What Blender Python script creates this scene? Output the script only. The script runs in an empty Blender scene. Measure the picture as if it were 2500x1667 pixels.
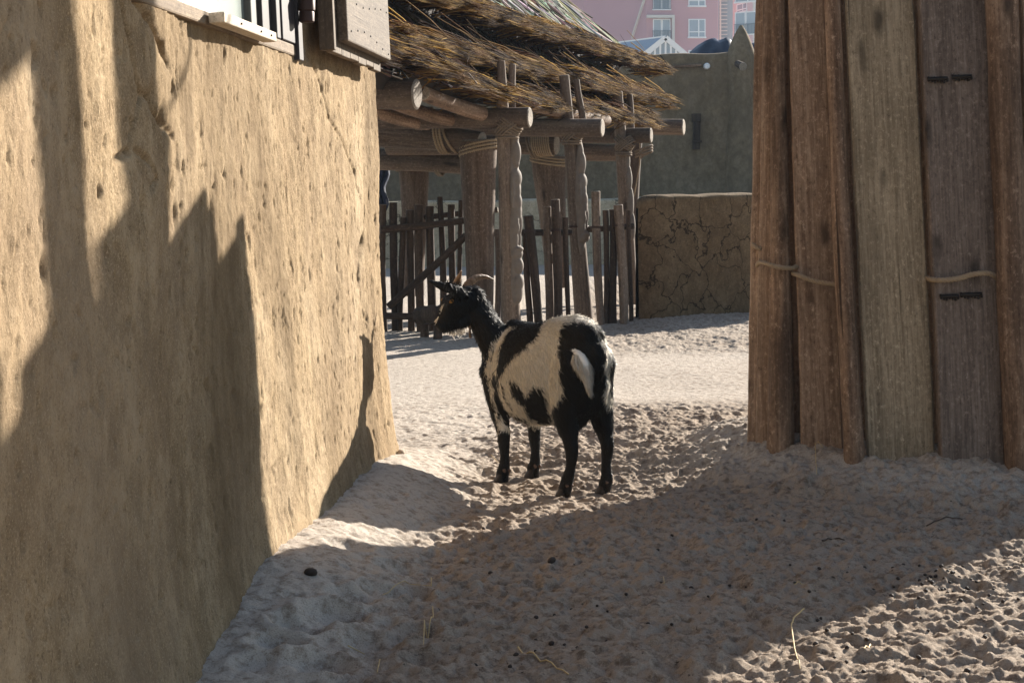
import bpy, bmesh, math, random
import numpy as np
from mathutils import Vector, Matrix

random.seed(7)
RNG = np.random.default_rng(7)
SC = bpy.context.scene
COL = SC.collection

# ------------------------------------------------------------------ camera, sky, sun, exposure
CAM_H, FPX, HORIZON = 1.15, 4000.0, 450.0
cam_d = bpy.data.cameras.new('camera')
cam = bpy.data.objects.new('camera', cam_d); COL.objects.link(cam)
cam.location = (0, 0, CAM_H); cam.rotation_euler = (math.radians(90), 0, 0)
cam_d.sensor_width = 36; cam_d.lens = 36 * FPX / 2500
cam_d.shift_y = -(833.5 - HORIZON) / 2500
cam_d.clip_start = 0.05; cam_d.clip_end = 2000
SC.camera = cam

SUN_EL = math.radians(20.0)
SUN_H = Vector((0.61, 0.793)).normalized()           # horizontal direction towards the sun
world = bpy.data.worlds.new('World'); SC.world = world
world.use_nodes = True
wn = world.node_tree
for n in list(wn.nodes): wn.nodes.remove(n)
sky = wn.nodes.new('ShaderNodeTexSky'); sky.sky_type = 'NISHITA'; sky.sun_disc = False
sky.sun_elevation = SUN_EL; sky.sun_rotation = math.atan2(SUN_H.x, SUN_H.y)
sky.air_density = 1.0; sky.dust_density = 0.6; sky.ozone_density = 1.0
bg = wn.nodes.new('ShaderNodeBackground'); bg.inputs['Strength'].default_value = 0.052
wo = wn.nodes.new('ShaderNodeOutputWorld')
wn.links.new(sky.outputs[0], bg.inputs['Color']); wn.links.new(bg.outputs[0], wo.inputs['Surface'])

sun_d = bpy.data.lights.new('sun', 'SUN'); sun_d.energy = 5.0; sun_d.angle = math.radians(0.5)
sun_d.color = (1.0, 0.92, 0.81)
sun = bpy.data.objects.new('sun', sun_d); COL.objects.link(sun)
SDIR = Vector((-SUN_H.x * math.cos(SUN_EL), -SUN_H.y * math.cos(SUN_EL), -math.sin(SUN_EL)))
sun.rotation_euler = SDIR.to_track_quat('-Z', 'Y').to_euler()
sun.location = (8, 10, 8)
SC.view_settings.view_transform = 'Standard'; SC.view_settings.look = 'None'
SC.view_settings.exposure = 1.6; SC.view_settings.gamma = 1
SC.cycles.max_bounces = 8; SC.cycles.diffuse_bounces = 4

def at(px, py, d):                                   # a point of the place from its bearing and distance
    return Vector(((px - 1250) * d / FPX, d, CAM_H - (py - HORIZON) * d / FPX))

# ------------------------------------------------------------------ numpy noise
def _h(ix, iy, seed):
    h = (ix.astype(np.int64) * 374761393 + iy.astype(np.int64) * 668265263 + seed * 1442695041) & 0xffffffff
    h = ((h ^ (h >> 13)) * 1274126177) & 0xffffffff
    h = (h ^ (h >> 16)) & 0xffffff
    return h / float(0xffffff)
def vn(x, y, seed=0):
    x = np.asarray(x, float); y = np.asarray(y, float)
    ix = np.floor(x); iy = np.floor(y); fx = x - ix; fy = y - iy
    fx = fx * fx * fx * (fx * (fx * 6 - 15) + 10); fy = fy * fy * fy * (fy * (fy * 6 - 15) + 10)
    a = _h(ix, iy, seed); b = _h(ix + 1, iy, seed); c = _h(ix, iy + 1, seed); d = _h(ix + 1, iy + 1, seed)
    return (a + (b - a) * fx) * (1 - fy) + (c + (d - c) * fx) * fy
def fbm(x, y, seed=0, octv=4, gain=0.5):
    s = 0; a = 1; t = 0
    for i in range(octv):
        s = s + a * (vn(np.asarray(x) * 2 ** i + 17.3 * i, np.asarray(y) * 2 ** i - 9.1 * i, seed + i * 13) - 0.5)
        t += a; a *= gain
    return s / t
def sstep(a, b, x):
    t = np.clip((np.asarray(x, float) - a) / (b - a), 0, 1); return t * t * (3 - 2 * t)

# ------------------------------------------------------------------ material helpers
def new_mat(name):
    m = bpy.data.materials.new(name); m.use_nodes = True
    nt = m.node_tree; bs = nt.nodes['Principled BSDF']
    bs.inputs['Roughness'].default_value = 0.85
    bs.inputs['Specular IOR Level'].default_value = 0.25
    return m, nt, bs
def nd(nt, typ, **kw):
    n = nt.nodes.new(typ)
    for k, v in kw.items():
        if k in n.inputs: n.inputs[k].default_value = v
        else: setattr(n, k, v)
    return n
def ramp(nt, fac, stops):
    r = nt.nodes.new('ShaderNodeValToRGB')
    while len(r.color_ramp.elements) < len(stops): r.color_ramp.elements.new(0.5)
    for e, (p, c) in zip(r.color_ramp.elements, stops):
        e.position = p; e.color = (*c, 1) if len(c) == 3 else c
    nt.links.new(fac, r.inputs[0]); return r.outputs[0]
def coords(nt, kind='Object', scale=(1, 1, 1), attr=None, loc=None):
    if attr:
        a = nt.nodes.new('ShaderNodeAttribute'); a.attribute_name = attr; src = a.outputs['Vector']
    else:
        src = nt.nodes.new('ShaderNodeTexCoord').outputs[kind]
    mp = nt.nodes.new('ShaderNodeMapping'); mp.inputs['Scale'].default_value = scale
    nt.links.new(src, mp.inputs[0])
    if loc is not None: nt.links.new(loc, mp.inputs['Location'])
    return mp.outputs[0]
def noise(nt, vec, scale=5, detail=5, rough=0.55, dist=0.0):
    n = nd(nt, 'ShaderNodeTexNoise', Scale=scale, Detail=detail, Roughness=rough, Distortion=dist)
    nt.links.new(vec, n.inputs['Vector']); return n.outputs['Fac']
def mix(nt, fac, a, b, mode='MIX'):
    m = nt.nodes.new('ShaderNodeMix'); m.data_type = 'RGBA'; m.blend_type = mode; m.clamp_factor = True
    for sock, v in ((m.inputs[0], fac), (m.inputs[6], a), (m.inputs[7], b)):
        if isinstance(v, (int, float)): sock.default_value = v
        elif isinstance(v, tuple): sock.default_value = (*v, 1) if len(v) == 3 else v
        else: nt.links.new(v, sock)
    return m.outputs[2]
def math_(nt, op, a, b=0.0):
    m = nt.nodes.new('ShaderNodeMath'); m.operation = op
    for s, v in ((m.inputs[0], a), (m.inputs[1], b)):
        if isinstance(v, (int, float)): s.default_value = v
        else: nt.links.new(v, s)
    return m.outputs[0]
def bump(nt, bs, height, strength=0.5, dist=0.01, prev=None):
    b = nd(nt, 'ShaderNodeBump', Strength=strength, Distance=dist)
    nt.links.new(height, b.inputs['Height'])
    if prev is not None: nt.links.new(prev, b.inputs['Normal'])
    nt.links.new(b.outputs[0], bs.inputs['Normal']); return b.outputs[0]
def plain(name, col, rough=0.6, metal=0.0, var=0.15, sc=12):
    m, nt, bs = new_mat(name)
    n = noise(nt, coords(nt), sc, 4)
    c = mix(nt, n, tuple(x * (1 - var) for x in col), tuple(min(1, x * (1 + var)) for x in col))
    nt.links.new(c, bs.inputs['Base Color']); bs.inputs['Roughness'].default_value = rough
    bs.inputs['Metallic'].default_value = metal
    bump(nt, bs, n, 0.15, 0.004)
    return m

def wood(name, dark, mid, light, grain=(38, 38, 2.2), knots=True, bstr=0.5, rough=0.8, blot=0.5, moss=None, knot_sc=(7, 7, 2.3)):
    m, nt, bs = new_mat(name)
    oi = nt.nodes.new('ShaderNodeObjectInfo')
    off = nt.nodes.new('ShaderNodeVectorMath'); off.operation = 'MULTIPLY'
    comb = nt.nodes.new('ShaderNodeCombineXYZ')
    for i in range(3): nt.links.new(oi.outputs['Random'], comb.inputs[i])
    nt.links.new(comb.outputs[0], off.inputs[0]); off.inputs[1].default_value = (37, 53, 71)
    v = coords(nt, attr='g', scale=grain, loc=off.outputs[0])
    g1 = noise(nt, v, 1.0, 8, 0.68, 0.5)
    g2 = noise(nt, coords(nt, attr='g', scale=(grain[0] * 3.4, grain[1] * 3.4, grain[2] * 2.2), loc=off.outputs[0]), 1.0, 6, 0.7)
    sp_ = noise(nt, coords(nt, attr='g', scale=(grain[0] * 1.5, grain[1] * 1.5, grain[2] * .35), loc=off.outputs[0]), 1.0, 3, 0.55)
    split = ramp(nt, sp_, [(0.262, (1, 1, 1)), (0.30, (0, 0, 0))])
    gr = noise(nt, coords(nt, attr='g', scale=(60, 60, 40), loc=off.outputs[0]), 1.0, 5, 0.8)
    bl = noise(nt, coords(nt, attr='g', scale=(3.5, 3.5, 1.7), loc=off.outputs[0]), 1.0, 6, 0.6)
    c = ramp(nt, g1, [(0.28, dark), (0.5, mid), (0.72, light)])
    c = mix(nt, ramp(nt, g2, [(0.34, (0, 0, 0)), (0.56, (1, 1, 1))]), mix(nt, 0.7, c, dark), c)
    c = mix(nt, math_(nt, 'MULTIPLY', ramp(nt, gr, [(0.54, (0, 0, 0)), (0.68, (1, 1, 1))]), .75), c, tuple(min(1, x * 1.35) for x in light))
    c = mix(nt, math_(nt, 'MULTIPLY', ramp(nt, gr, [(0.32, (1, 1, 1)), (0.45, (0, 0, 0))]), .7), c, tuple(x * .5 for x in dark))
    c = mix(nt, math_(nt, 'MULTIPLY', split, .85), c, tuple(x * .25 for x in dark))
    c = mix(nt, math_(nt, 'MULTIPLY', ramp(nt, bl, [(0.42, (0, 0, 0)), (0.66, (1, 1, 1))]), blot), c, tuple(x * 0.5 for x in dark))
    hgt = math_(nt, 'SUBTRACT', math_(nt, 'ADD', math_(nt, 'MULTIPLY', g1, 0.7), math_(nt, 'MULTIPLY', g2, 0.5)), math_(nt, 'MULTIPLY', split, .8))
    if knots:
        vo = nd(nt, 'ShaderNodeTexVoronoi', Scale=1.0)
        wv = nt.nodes.new('ShaderNodeVectorMath'); wv.operation = 'ADD'
        nt.links.new(coords(nt, attr='g', scale=knot_sc, loc=off.outputs[0]), wv.inputs[0])
        nn = nd(nt, 'ShaderNodeTexNoise', Scale=9.0); nt.links.new(coords(nt, attr='g'), nn.inputs['Vector'])
        sc_ = nt.nodes.new('ShaderNodeVectorMath'); sc_.operation = 'SCALE'; sc_.inputs['Scale'].default_value = 0.22
        nt.links.new(nn.outputs['Color'], sc_.inputs[0]); nt.links.new(sc_.outputs[0], wv.inputs[1])
        nt.links.new(wv.outputs[0], vo.inputs['Vector'])
        kf = ramp(nt, vo.outputs['Distance'], [(0.07, (1, 1, 1)), (0.19, (0, 0, 0))])
        c = mix(nt, math_(nt, 'MULTIPLY', kf, 0.8), c, tuple(x * 0.28 for x in dark))
    # per board tone
    tone = ramp(nt, oi.outputs['Random'], [(0.0, (0.72, 0.70, 0.68)), (1.0, (1.15, 1.12, 1.08))])
    c = mix(nt, 1.0, c, tone, 'MULTIPLY')
    if moss:
        mf = ramp(nt, noise(nt, coords(nt, attr='g', scale=(9, 9, 6)), 1.0, 6, 0.7), [(0.45, (0, 0, 0)), (0.75, (1, 1, 1))])
        c = mix(nt, math_(nt, 'MULTIPLY', mf, 0.6), c, moss)
    nt.links.new(c, bs.inputs['Base Color']); bs.inputs['Roughness'].default_value = rough
    bump(nt, bs, hgt, bstr, 0.006)
    return m

def mud(name, c1, c2, c3, crack=None, pit=1.0, streak=True, bstr=0.6, crack_w=0.02, crack_hide=0.45, stain=0.6, speck=0.8):
    m, nt, bs = new_mat(name)
    a = noise(nt, coords(nt, scale=(1, 1, 0.55)), 2.6, 9, 0.66, 0.5)
    c = ramp(nt, a, [(0.30, c1), (0.5, c2), (0.70, c3)])
    b = noise(nt, coords(nt, scale=(1, 1, 0.8)), 11, 6, 0.7, 0.4)
    c = mix(nt, math_(nt, 'MULTIPLY', ramp(nt, b, [(0.40, (1, 1, 1)), (0.56, (0, 0, 0))]), 0.55), c, tuple(x * 0.70 for x in c1))
    c = mix(nt, math_(nt, 'MULTIPLY', ramp(nt, b, [(0.56, (0, 0, 0)), (0.72, (1, 1, 1))]), 0.45), c, tuple(min(1, x * 1.15) for x in c3))
    fine = noise(nt, coords(nt, scale=(1, 1, 0.5 if streak else 1)), 80 * pit, 5, 0.75)
    c = mix(nt, math_(nt, 'MULTIPLY', ramp(nt, fine, [(0.30, (1, 1, 1)), (0.42, (0, 0, 0))]), speck), c, tuple(x * 0.45 for x in c1))
    grit = noise(nt, coords(nt), 165 * pit, 5, 0.85)
    c = mix(nt, math_(nt, 'MULTIPLY', ramp(nt, grit, [(0.54, (0, 0, 0)), (0.68, (1,) * 3)]), speck), c, tuple(min(1, x * 1.3) for x in c3))
    c = mix(nt, math_(nt, 'MULTIPLY', ramp(nt, grit, [(0.32, (1,) * 3), (0.44, (0, 0, 0))]), speck), c, tuple(x * 0.40 for x in c1))
    st = noise(nt, coords(nt, scale=(1, 1, 0.35)), 1.5, 8, 0.7, 0.8)
    c = mix(nt, math_(nt, 'MULTIPLY', ramp(nt, st, [(0.48, (0, 0, 0)), (0.66, (1, 1, 1))]), stain), c, tuple(x * 0.62 for x in c1))
    st2 = noise(nt, coords(nt, scale=(1, 1, 0.5), loc=None), 0.9, 6, 0.7, 0.6)
    c = mix(nt, math_(nt, 'MULTIPLY', ramp(nt, st2, [(0.50, (0, 0, 0)), (0.7, (1, 1, 1))]), stain * .6), c, (c2[0] * .82, c2[1] * .84, c2[2] * .98))
    h = math_(nt, 'ADD', math_(nt, 'MULTIPLY', fine, 0.6), math_(nt, 'ADD', math_(nt, 'MULTIPLY', grit, 0.3), math_(nt, 'MULTIPLY', b, 0.8)))
    if crack:
        vo = nd(nt, 'ShaderNodeTexVoronoi', Scale=crack); vo.feature = 'DISTANCE_TO_EDGE'
        wv = nt.nodes.new('ShaderNodeVectorMath'); wv.operation = 'ADD'
        nn = nd(nt, 'ShaderNodeTexNoise', Scale=5.0, Detail=5.0); nt.links.new(coords(nt), nn.inputs['Vector'])
        sc_ = nt.nodes.new('ShaderNodeVectorMath'); sc_.operation = 'SCALE'; sc_.inputs['Scale'].default_value = 0.36
        nt.links.new(nn.outputs['Color'], sc_.inputs[0])
        nt.links.new(coords(nt), wv.inputs[0]); nt.links.new(sc_.outputs[0], wv.inputs[1])
        nt.links.new(wv.outputs[0], vo.inputs['Vector'])
        cf = ramp(nt, vo.outputs['Distance'], [(crack_w * 0.3, (1, 1, 1)), (crack_w, (0, 0, 0))])
        msk = ramp(nt, noise(nt, coords(nt), 2.2, 3), [(crack_hide, (0, 0, 0)), (crack_hide + 0.12, (1, 1, 1))])
        cf = math_(nt, 'MULTIPLY', cf, msk)
        c = mix(nt, math_(nt, 'MULTIPLY', cf, 0.85), c, tuple(x * 0.18 for x in c1))
        h = math_(nt, 'SUBTRACT', h, math_(nt, 'MULTIPLY', cf, 1.6))
    nt.links.new(c, bs.inputs['Base Color']); bs.inputs['Roughness'].default_value = 0.95
    bs.inputs['Specular IOR Level'].default_value = 0.1
    bump(nt, bs, h, bstr, 0.008)
    return m

def colattr(name, rough=0.6, transl=0.0, spec=0.25, sheen=0.0):
    m, nt, bs = new_mat(name)
    a = nt.nodes.new('ShaderNodeAttribute'); a.attribute_name = 'Col'
    nt.links.new(a.outputs['Color'], bs.inputs['Base Color'])
    bs.inputs['Roughness'].default_value = rough; bs.inputs['Specular IOR Level'].default_value = spec
    if transl:
        out = nt.nodes['Material Output']
        tr = nt.nodes.new('ShaderNodeBsdfTranslucent'); nt.links.new(a.outputs['Color'], tr.inputs['Color'])
        ms = nt.nodes.new('ShaderNodeMixShader'); ms.inputs[0].default_value = transl
        nt.links.new(bs.outputs[0], ms.inputs[1]); nt.links.new(tr.outputs[0], ms.inputs[2])
        nt.links.new(ms.outputs[0], out.inputs['Surface'])
    return m

M = {}
M['house_mud'] = mud('house_mud', (0.25, 0.172, 0.096), (0.365, 0.267, 0.158), (0.455, 0.352, 0.23), pit=1.0, bstr=0.9, stain=0.75, speck=1.0)
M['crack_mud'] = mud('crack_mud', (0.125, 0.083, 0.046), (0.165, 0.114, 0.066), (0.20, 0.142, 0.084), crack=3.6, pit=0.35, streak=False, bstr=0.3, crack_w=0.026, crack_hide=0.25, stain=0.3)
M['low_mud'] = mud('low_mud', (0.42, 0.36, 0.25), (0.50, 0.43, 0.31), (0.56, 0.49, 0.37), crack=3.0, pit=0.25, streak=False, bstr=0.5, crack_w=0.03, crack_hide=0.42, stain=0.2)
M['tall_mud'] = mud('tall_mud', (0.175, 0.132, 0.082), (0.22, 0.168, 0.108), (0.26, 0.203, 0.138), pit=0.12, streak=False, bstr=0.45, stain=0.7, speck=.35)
M['plank'] = wood('plank', (0.13, 0.082, 0.055), (0.31, 0.218, 0.158), (0.43, 0.325, 0.245), bstr=0.5, blot=0.35)
M['plank_pale'] = wood('plank_pale', (0.144, 0.112, 0.076), (0.315, 0.255, 0.18), (0.431, 0.358, 0.263), bstr=0.35, blot=0.4)
M['plank_grey'] = wood('plank_grey', (0.119, 0.090, 0.074), (0.275, 0.22, 0.188), (0.386, 0.319, 0.280), bstr=0.45, blot=0.3)
M['bark_log'] = wood('bark_log', (0.080, 0.047, 0.030), (0.245, 0.162, 0.110), (0.385, 0.28, 0.205), grain=(22, 22, 1.4), bstr=0.8, blot=0.6)
M['post'] = wood('post', (0.095, 0.066, 0.048), (0.185, 0.14, 0.108), (0.28, 0.225, 0.182), grain=(18, 18, 0.8), bstr=0.5, blot=0.35)
M['trunk'] = wood('trunk', (0.065, 0.041, 0.028), (0.145, 0.102, 0.075), (0.225, 0.172, 0.136), grain=(9, 9, 0.6), bstr=0.5, blot=0.45)
M['beam'] = wood('beam', (0.07, 0.048, 0.035), (0.15, 0.113, 0.087), (0.235, 0.186, 0.148), grain=(20, 20, 1.0), bstr=0.5, blot=0.4)
M['picket'] = wood('picket', (0.042, 0.028, 0.020), (0.09, 0.062, 0.045), (0.15, 0.108, 0.08), grain=(22, 22, 1.0), bstr=0.6, blot=0.55)
M['carved'] = plain('carved', (0.17, 0.14, 0.115), 0.75, var=0.35, sc=22)
M['cut_end'] = wood('cut_end', (0.13, 0.11, 0.09), (0.33, 0.285, 0.235), (0.42, 0.37, 0.31), grain=(60, 14, 14), knots=False, bstr=.4, blot=.35)
M['board_weathered'] = wood('board_weathered', (0.075, 0.056, 0.040), (0.15, 0.118, 0.088), (0.225, 0.182, 0.14), bstr=0.4, blot=0.2, knots=False)
M['board_pale'] = wood('board_pale', (0.42, 0.36, 0.28), (0.55, 0.48, 0.39), (0.64, 0.57, 0.48), bstr=0.3, blot=0.1, knots=False)
M['dark_frame'] = plain('dark_frame', (0.045, 0.04, 0.042), 0.5)
M['grey_frame'] = plain('grey_frame', (0.10, 0.10, 0.095), 0.5)
M['iron'] = plain('iron', (0.06, 0.035, 0.028), 0.55, 0.3)
M['nail'] = plain('nail', (0.03, 0.025, 0.022), 0.5, 0.5)
M['rope'] = plain('rope', (0.33, 0.25, 0.165), 0.9, var=0.3, sc=60)
M['rope_dark'] = plain('rope_dark', (0.19, 0.145, 0.105), 0.9, var=0.3, sc=40)
M['straw'] = colattr('straw', 0.75, 0.3, 0.1)
M['stick'] = colattr('stick', 0.7, 0.0, 0.12)
M['light_block'] = plain('light_block', (0.03, 0.022, 0.017), 0.9)
M['fur'] = colattr('fur', 0.55, 0.0, 0.35)
M['horn'] = wood('horn', (0.12, 0.07, 0.04), (0.24, 0.155, 0.09), (0.36, 0.25, 0.16), grain=(20, 20, 60), knots=False, bstr=0.6, rough=0.5)
M['hoof'] = plain('hoof', (0.035, 0.027, 0.024), 0.5)
M['skin'] = plain('skin', (0.13, 0.085, 0.065), 0.7)
M['iris'] = plain('iris', (0.45, 0.24, 0.07), 0.2)
M['pupil'] = plain('pupil', (0.01, 0.01, 0.01), 0.15)
M['dung'] = plain('dung', (0.045, 0.032, 0.026), 0.7, var=0.4, sc=80)
M['stone'] = plain('stone', (0.42, 0.33, 0.25), 0.8, var=0.3, sc=40)
M['straw_plain'] = plain('straw_plain', (0.58, 0.43, 0.21), 0.6, var=0.25, sc=25)
M['twig'] = plain('twig', (0.07, 0.045, 0.032), 0.8)
M['pink'] = plain('pink', (0.55, 0.335, 0.365), 0.85, var=0.05, sc=0.4)
M['pink_pale'] = plain('pink_pale', (0.62, 0.52, 0.535), 0.85, var=0.05, sc=0.4)
M['slate_panel'] = plain('slate_panel', (0.25, 0.31, 0.36), 0.6, var=0.08, sc=0.7)
M['white_paint'] = plain('white_paint', (0.80, 0.82, 0.84), 0.5, var=0.04)
M['cream'] = plain('cream', (0.66, 0.64, 0.60), 0.7, var=0.05)
M['balcony_dark'] = plain('balcony_dark', (0.16, 0.20, 0.24), 0.6)
M['tarp'] = plain('tarp', (0.02, 0.032, 0.055), 0.35, var=0.4, sc=4)
M['blue_cloth'] = plain('blue_cloth', (0.012, 0.016, 0.036), 0.8)
M['leaf'] = plain('leaf', (0.05, 0.09, 0.03), 0.6, var=0.4)

def glass(name, col, rough=0.08):
    m, nt, bs = new_mat(name)
    n = noise(nt, coords(nt, scale=(1, 1, 0.2)), 7, 4)
    nt.links.new(mix(nt, n, tuple(x * 0.8 for x in col), col), bs.inputs['Base Color'])
    bs.inputs['Roughness'].default_value = rough; bs.inputs['Specular IOR Level'].default_value = 0.7
    return m
M['pane_far'] = glass('pane_far', (0.36, 0.42, 0.50), 0.15)
M['pane_near'] = glass('pane_near', (0.28, 0.33, 0.31), 0.22)

# sand
def make_sand():
    m, nt, bs = new_mat('sand')
    a = nt.nodes.new('ShaderNodeAttribute'); a.attribute_name = 'zone'
    n1 = noise(nt, coords(nt), 1.6, 6, 0.6)
    n2 = noise(nt, coords(nt), 28, 6, 0.7)
    n3 = noise(nt, coords(nt), 260, 3, 0.8)
    pale = mix(nt, n1, (0.52, 0.46, 0.395), (0.64, 0.575, 0.505))
    brown = mix(nt, n1, (0.31, 0.245, 0.19), (0.46, 0.375, 0.295))
    c = mix(nt, a.outputs['Fac'], pale, brown)
    c = mix(nt, ramp(nt, n2, [(0.36, (0.85,) * 3), (0.52, (0, 0, 0))]), c, mix(nt, a.outputs['Fac'], (0.30, 0.24, 0.19), (0.14, 0.098, 0.068)))
    c = mix(nt, ramp(nt, n3, [(0.32, (0.8,) * 3), (0.46, (0, 0, 0))]), c, (0.20, 0.145, 0.105))
    c = mix(nt, ramp(nt, n3, [(0.58, (0, 0, 0)), (0.72, (0.7,) * 3)]), c, (0.66, 0.58, 0.48))
    dk = noise(nt, coords(nt), 55, 3, 0.6)
    c = mix(nt, math_(nt, 'MULTIPLY', ramp(nt, dk, [(0.67, (0, 0, 0)), (0.72, (1, 1, 1))]), a.outputs['Fac']), c, (0.07, 0.05, 0.038))
    nt.links.new(c, bs.inputs['Base Color']); bs.inputs['Roughness'].default_value = 0.95
    bs.inputs['Specular IOR Level'].default_value = 0.1
    h = math_(nt, 'ADD', math_(nt, 'MULTIPLY', n2, 0.8), math_(nt, 'MULTIPLY', n3, 0.35))
    bump(nt, bs, h, 0.95, 0.013)
    return m
M['sand'] = make_sand()

# ------------------------------------------------------------------ object helpers
def tag(o, label, cat=None, group=None, kind=None):
    if label: o['label'] = label
    if cat: o['category'] = cat
    if group: o['group'] = group
    if kind: o['kind'] = kind
    return o
def thing(name, label, cat, loc=(0, 0, 0), group=None):
    o = bpy.data.objects.new(name, None); COL.objects.link(o); o.location = loc; o.empty_display_size = 0.1
    return tag(o, label, cat, group)
def link(name, me, mats, parent=None, smooth=True):
    o = bpy.data.objects.new(name, me); COL.objects.link(o)
    for m in (mats if isinstance(mats, (list, tuple)) else [mats]): me.materials.append(M[m])
    if smooth: me.polygons.foreach_set('use_smooth', [True] * len(me.polygons))
    if parent is not None:
        o.parent = parent
        base = Vector((0, 0, 0)); p = parent
        while p is not None: base += p.location; p = p.parent
        o.location = -base                     # mesh data are in world coordinates
    return o

class MB:
    def __init__(s): s.v = []; s.f = []; s.g = []; s.mi = []; s.col = []
    def add(s, verts, faces, g=None, mi=0, col=None):
        b = len(s.v)
        s.v += [tuple(v) for v in verts]
        s.g += [tuple(x) for x in (g if g is not None else verts)]
        if col is not None: s.col += [col] * len(verts)
        s.f += [tuple(i + b for i in f) for f in faces]
        s.mi += [mi] * len(faces)
    def build(s, name, mats, parent=None, smooth=True, sharp=None):
        me = bpy.data.meshes.new(name); me.from_pydata(s.v, [], s.f)
        at_ = me.attributes.new('g', 'FLOAT_VECTOR', 'POINT')
        at_.data.foreach_set('vector', np.array(s.g, np.float32).ravel())
        if s.col:
            c = me.attributes.new('Col', 'FLOAT_COLOR', 'POINT')
            a = np.ones((len(s.v), 4), np.float32); a[:, :3] = np.array(s.col); c.data.foreach_set('color', a.ravel())
        o = link(name, me, mats, parent, smooth)
        me.polygons.foreach_set('material_index', s.mi)
        if smooth and sharp:
            me.set_sharp_from_angle(angle=math.radians(sharp))
        me.update(); return o

def frames(pts):
    pts = [Vector(p) for p in pts]; T = []
    for i in range(len(pts)):
        a = pts[max(0, i - 1)]; b = pts[min(len(pts) - 1, i + 1)]; T.append((b - a).normalized())
    n = T[0].orthogonal().normalized(); N = [n]
    for i in range(1, len(pts)):
        n = N[-1] - T[i] * N[-1].dot(T[i]); N.append(n.normalized())
    return pts, T, N
def tube(mb, pts, radii, seg=12, rough=0.0, caps=True, capmi=0, seed=0, closed=False, col=None, lump=3.0):
    pts, T, N = frames(pts); vs = []; gs = []; fs = []; L = 0
    if isinstance(radii, (int, float)): radii = [radii] * len(pts)
    off = (seed * 1.37) % 11
    for i, p in enumerate(pts):
        if i: L += (pts[i] - pts[i - 1]).length
        B = T[i].cross(N[i])
        for k in range(seg):
            a = 2 * math.pi * k / seg
            r = radii[i]
            if rough: r *= 1 + rough * 2 * float(fbm(np.array([math.cos(a) * 1.2 + off]), np.array([L * lump + math.sin(a) * 1.2]), seed, 3)[0])
            vs.append(p + N[i] * (math.cos(a) * r) + B * (math.sin(a) * r))
            gs.append((math.cos(a) * radii[i] + off, math.sin(a) * radii[i] + off, L))
    n = len(pts)
    for i in range(n - 1 + (1 if closed else 0)):
        for k in range(seg):
            a = i * seg + k; b = i * seg + (k + 1) % seg; j = ((i + 1) % n) * seg
            fs.append((a, b, j + (k + 1) % seg, j + k))
    mb.add(vs, fs, gs, 0, col)
    if caps and not closed:
        for i, rev in ((0, True), (n - 1, False)):
            ring = vs[i * seg:(i + 1) * seg]
            f = tuple(range(seg)); f = f[::-1] if rev else f
            # slightly chamfered end
            c = sum(ring, Vector()) / seg; d = T[i] * (-1 if rev else 1) * radii[i] * 0.10
            inner = [c + (q - c) * 0.86 + d for q in ring]
            vv = list(ring) + inner; ff = []
            for k in range(seg):
                q = (k, (k + 1) % seg, seg + (k + 1) % seg, seg + k); ff.append(q[::-1] if rev else q)
            gg = [(gs[i * seg + k % seg][0] * 3, gs[i * seg + k % seg][1] * 3, 0) for k in range(2 * seg)]
            mb.add(vv, ff, gg, capmi, col)
            mb.add(inner, [tuple(range(seg))[::-1] if rev else tuple(range(seg))], gg[:seg], capmi, col)
def line(a, b, n, bend=0.0, seed=0):
    a = Vector(a); b = Vector(b); d = (b - a); o1 = d.orthogonal().normalized(); o2 = d.normalized().cross(o1)
    r = random.Random(seed); p1, p2 = r.uniform(0, 6), r.uniform(0, 6)
    return [a + d * (i / n) + o1 * bend * math.sin(p1 + 3.5 * i / n) + o2 * bend * math.cos(p2 + 2.7 * i / n) for i in range(n + 1)]
def log(name, a, b, ra, rb, mat, parent, n=14, seg=16, rough=0.06, bend=0.012, seed=1, prof=None):
    mb = MB(); pts = line(a, b, n, bend, seed)
    rad = [ra + (rb - ra) * i / n for i in range(n + 1)]
    if prof: rad = [r * prof(i / n) for i, r in enumerate(rad)]
    tube(mb, pts, rad, seg, rough, True, 1, seed)
    return mb.build(name, [mat, 'cut_end'], parent, True, 50)
def box(mb, c, ax, ay, az, hx, hy, hz, mi=0, seed=0, col=None):
    c = Vector(c); ax = Vector(ax).normalized(); ay = Vector(ay).normalized(); az = Vector(az).normalized()
    vs = []; gs = []
    for sx in (-1, 1):
        for sy in (-1, 1):
            for sz in (-1, 1):
                vs.append(c + ax * hx * sx + ay * hy * sy + az * hz * sz); gs.append((hx * sx + seed, hy * sy + seed * 0.7, hz * sz))
    fs = [(0, 1, 3, 2), (4, 6, 7, 5), (0, 4, 5, 1), (2, 3, 7, 6), (0, 2, 6, 4), (1, 5, 7, 3)]
    mb.add(vs, fs, gs, mi, col)
def bevel_obj(o, w=0.004, seg=2):
    md = o.modifiers.new('bevel', 'BEVEL'); md.width = w; md.segments = seg; md.limit_method = 'ANGLE'
    return o
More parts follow.
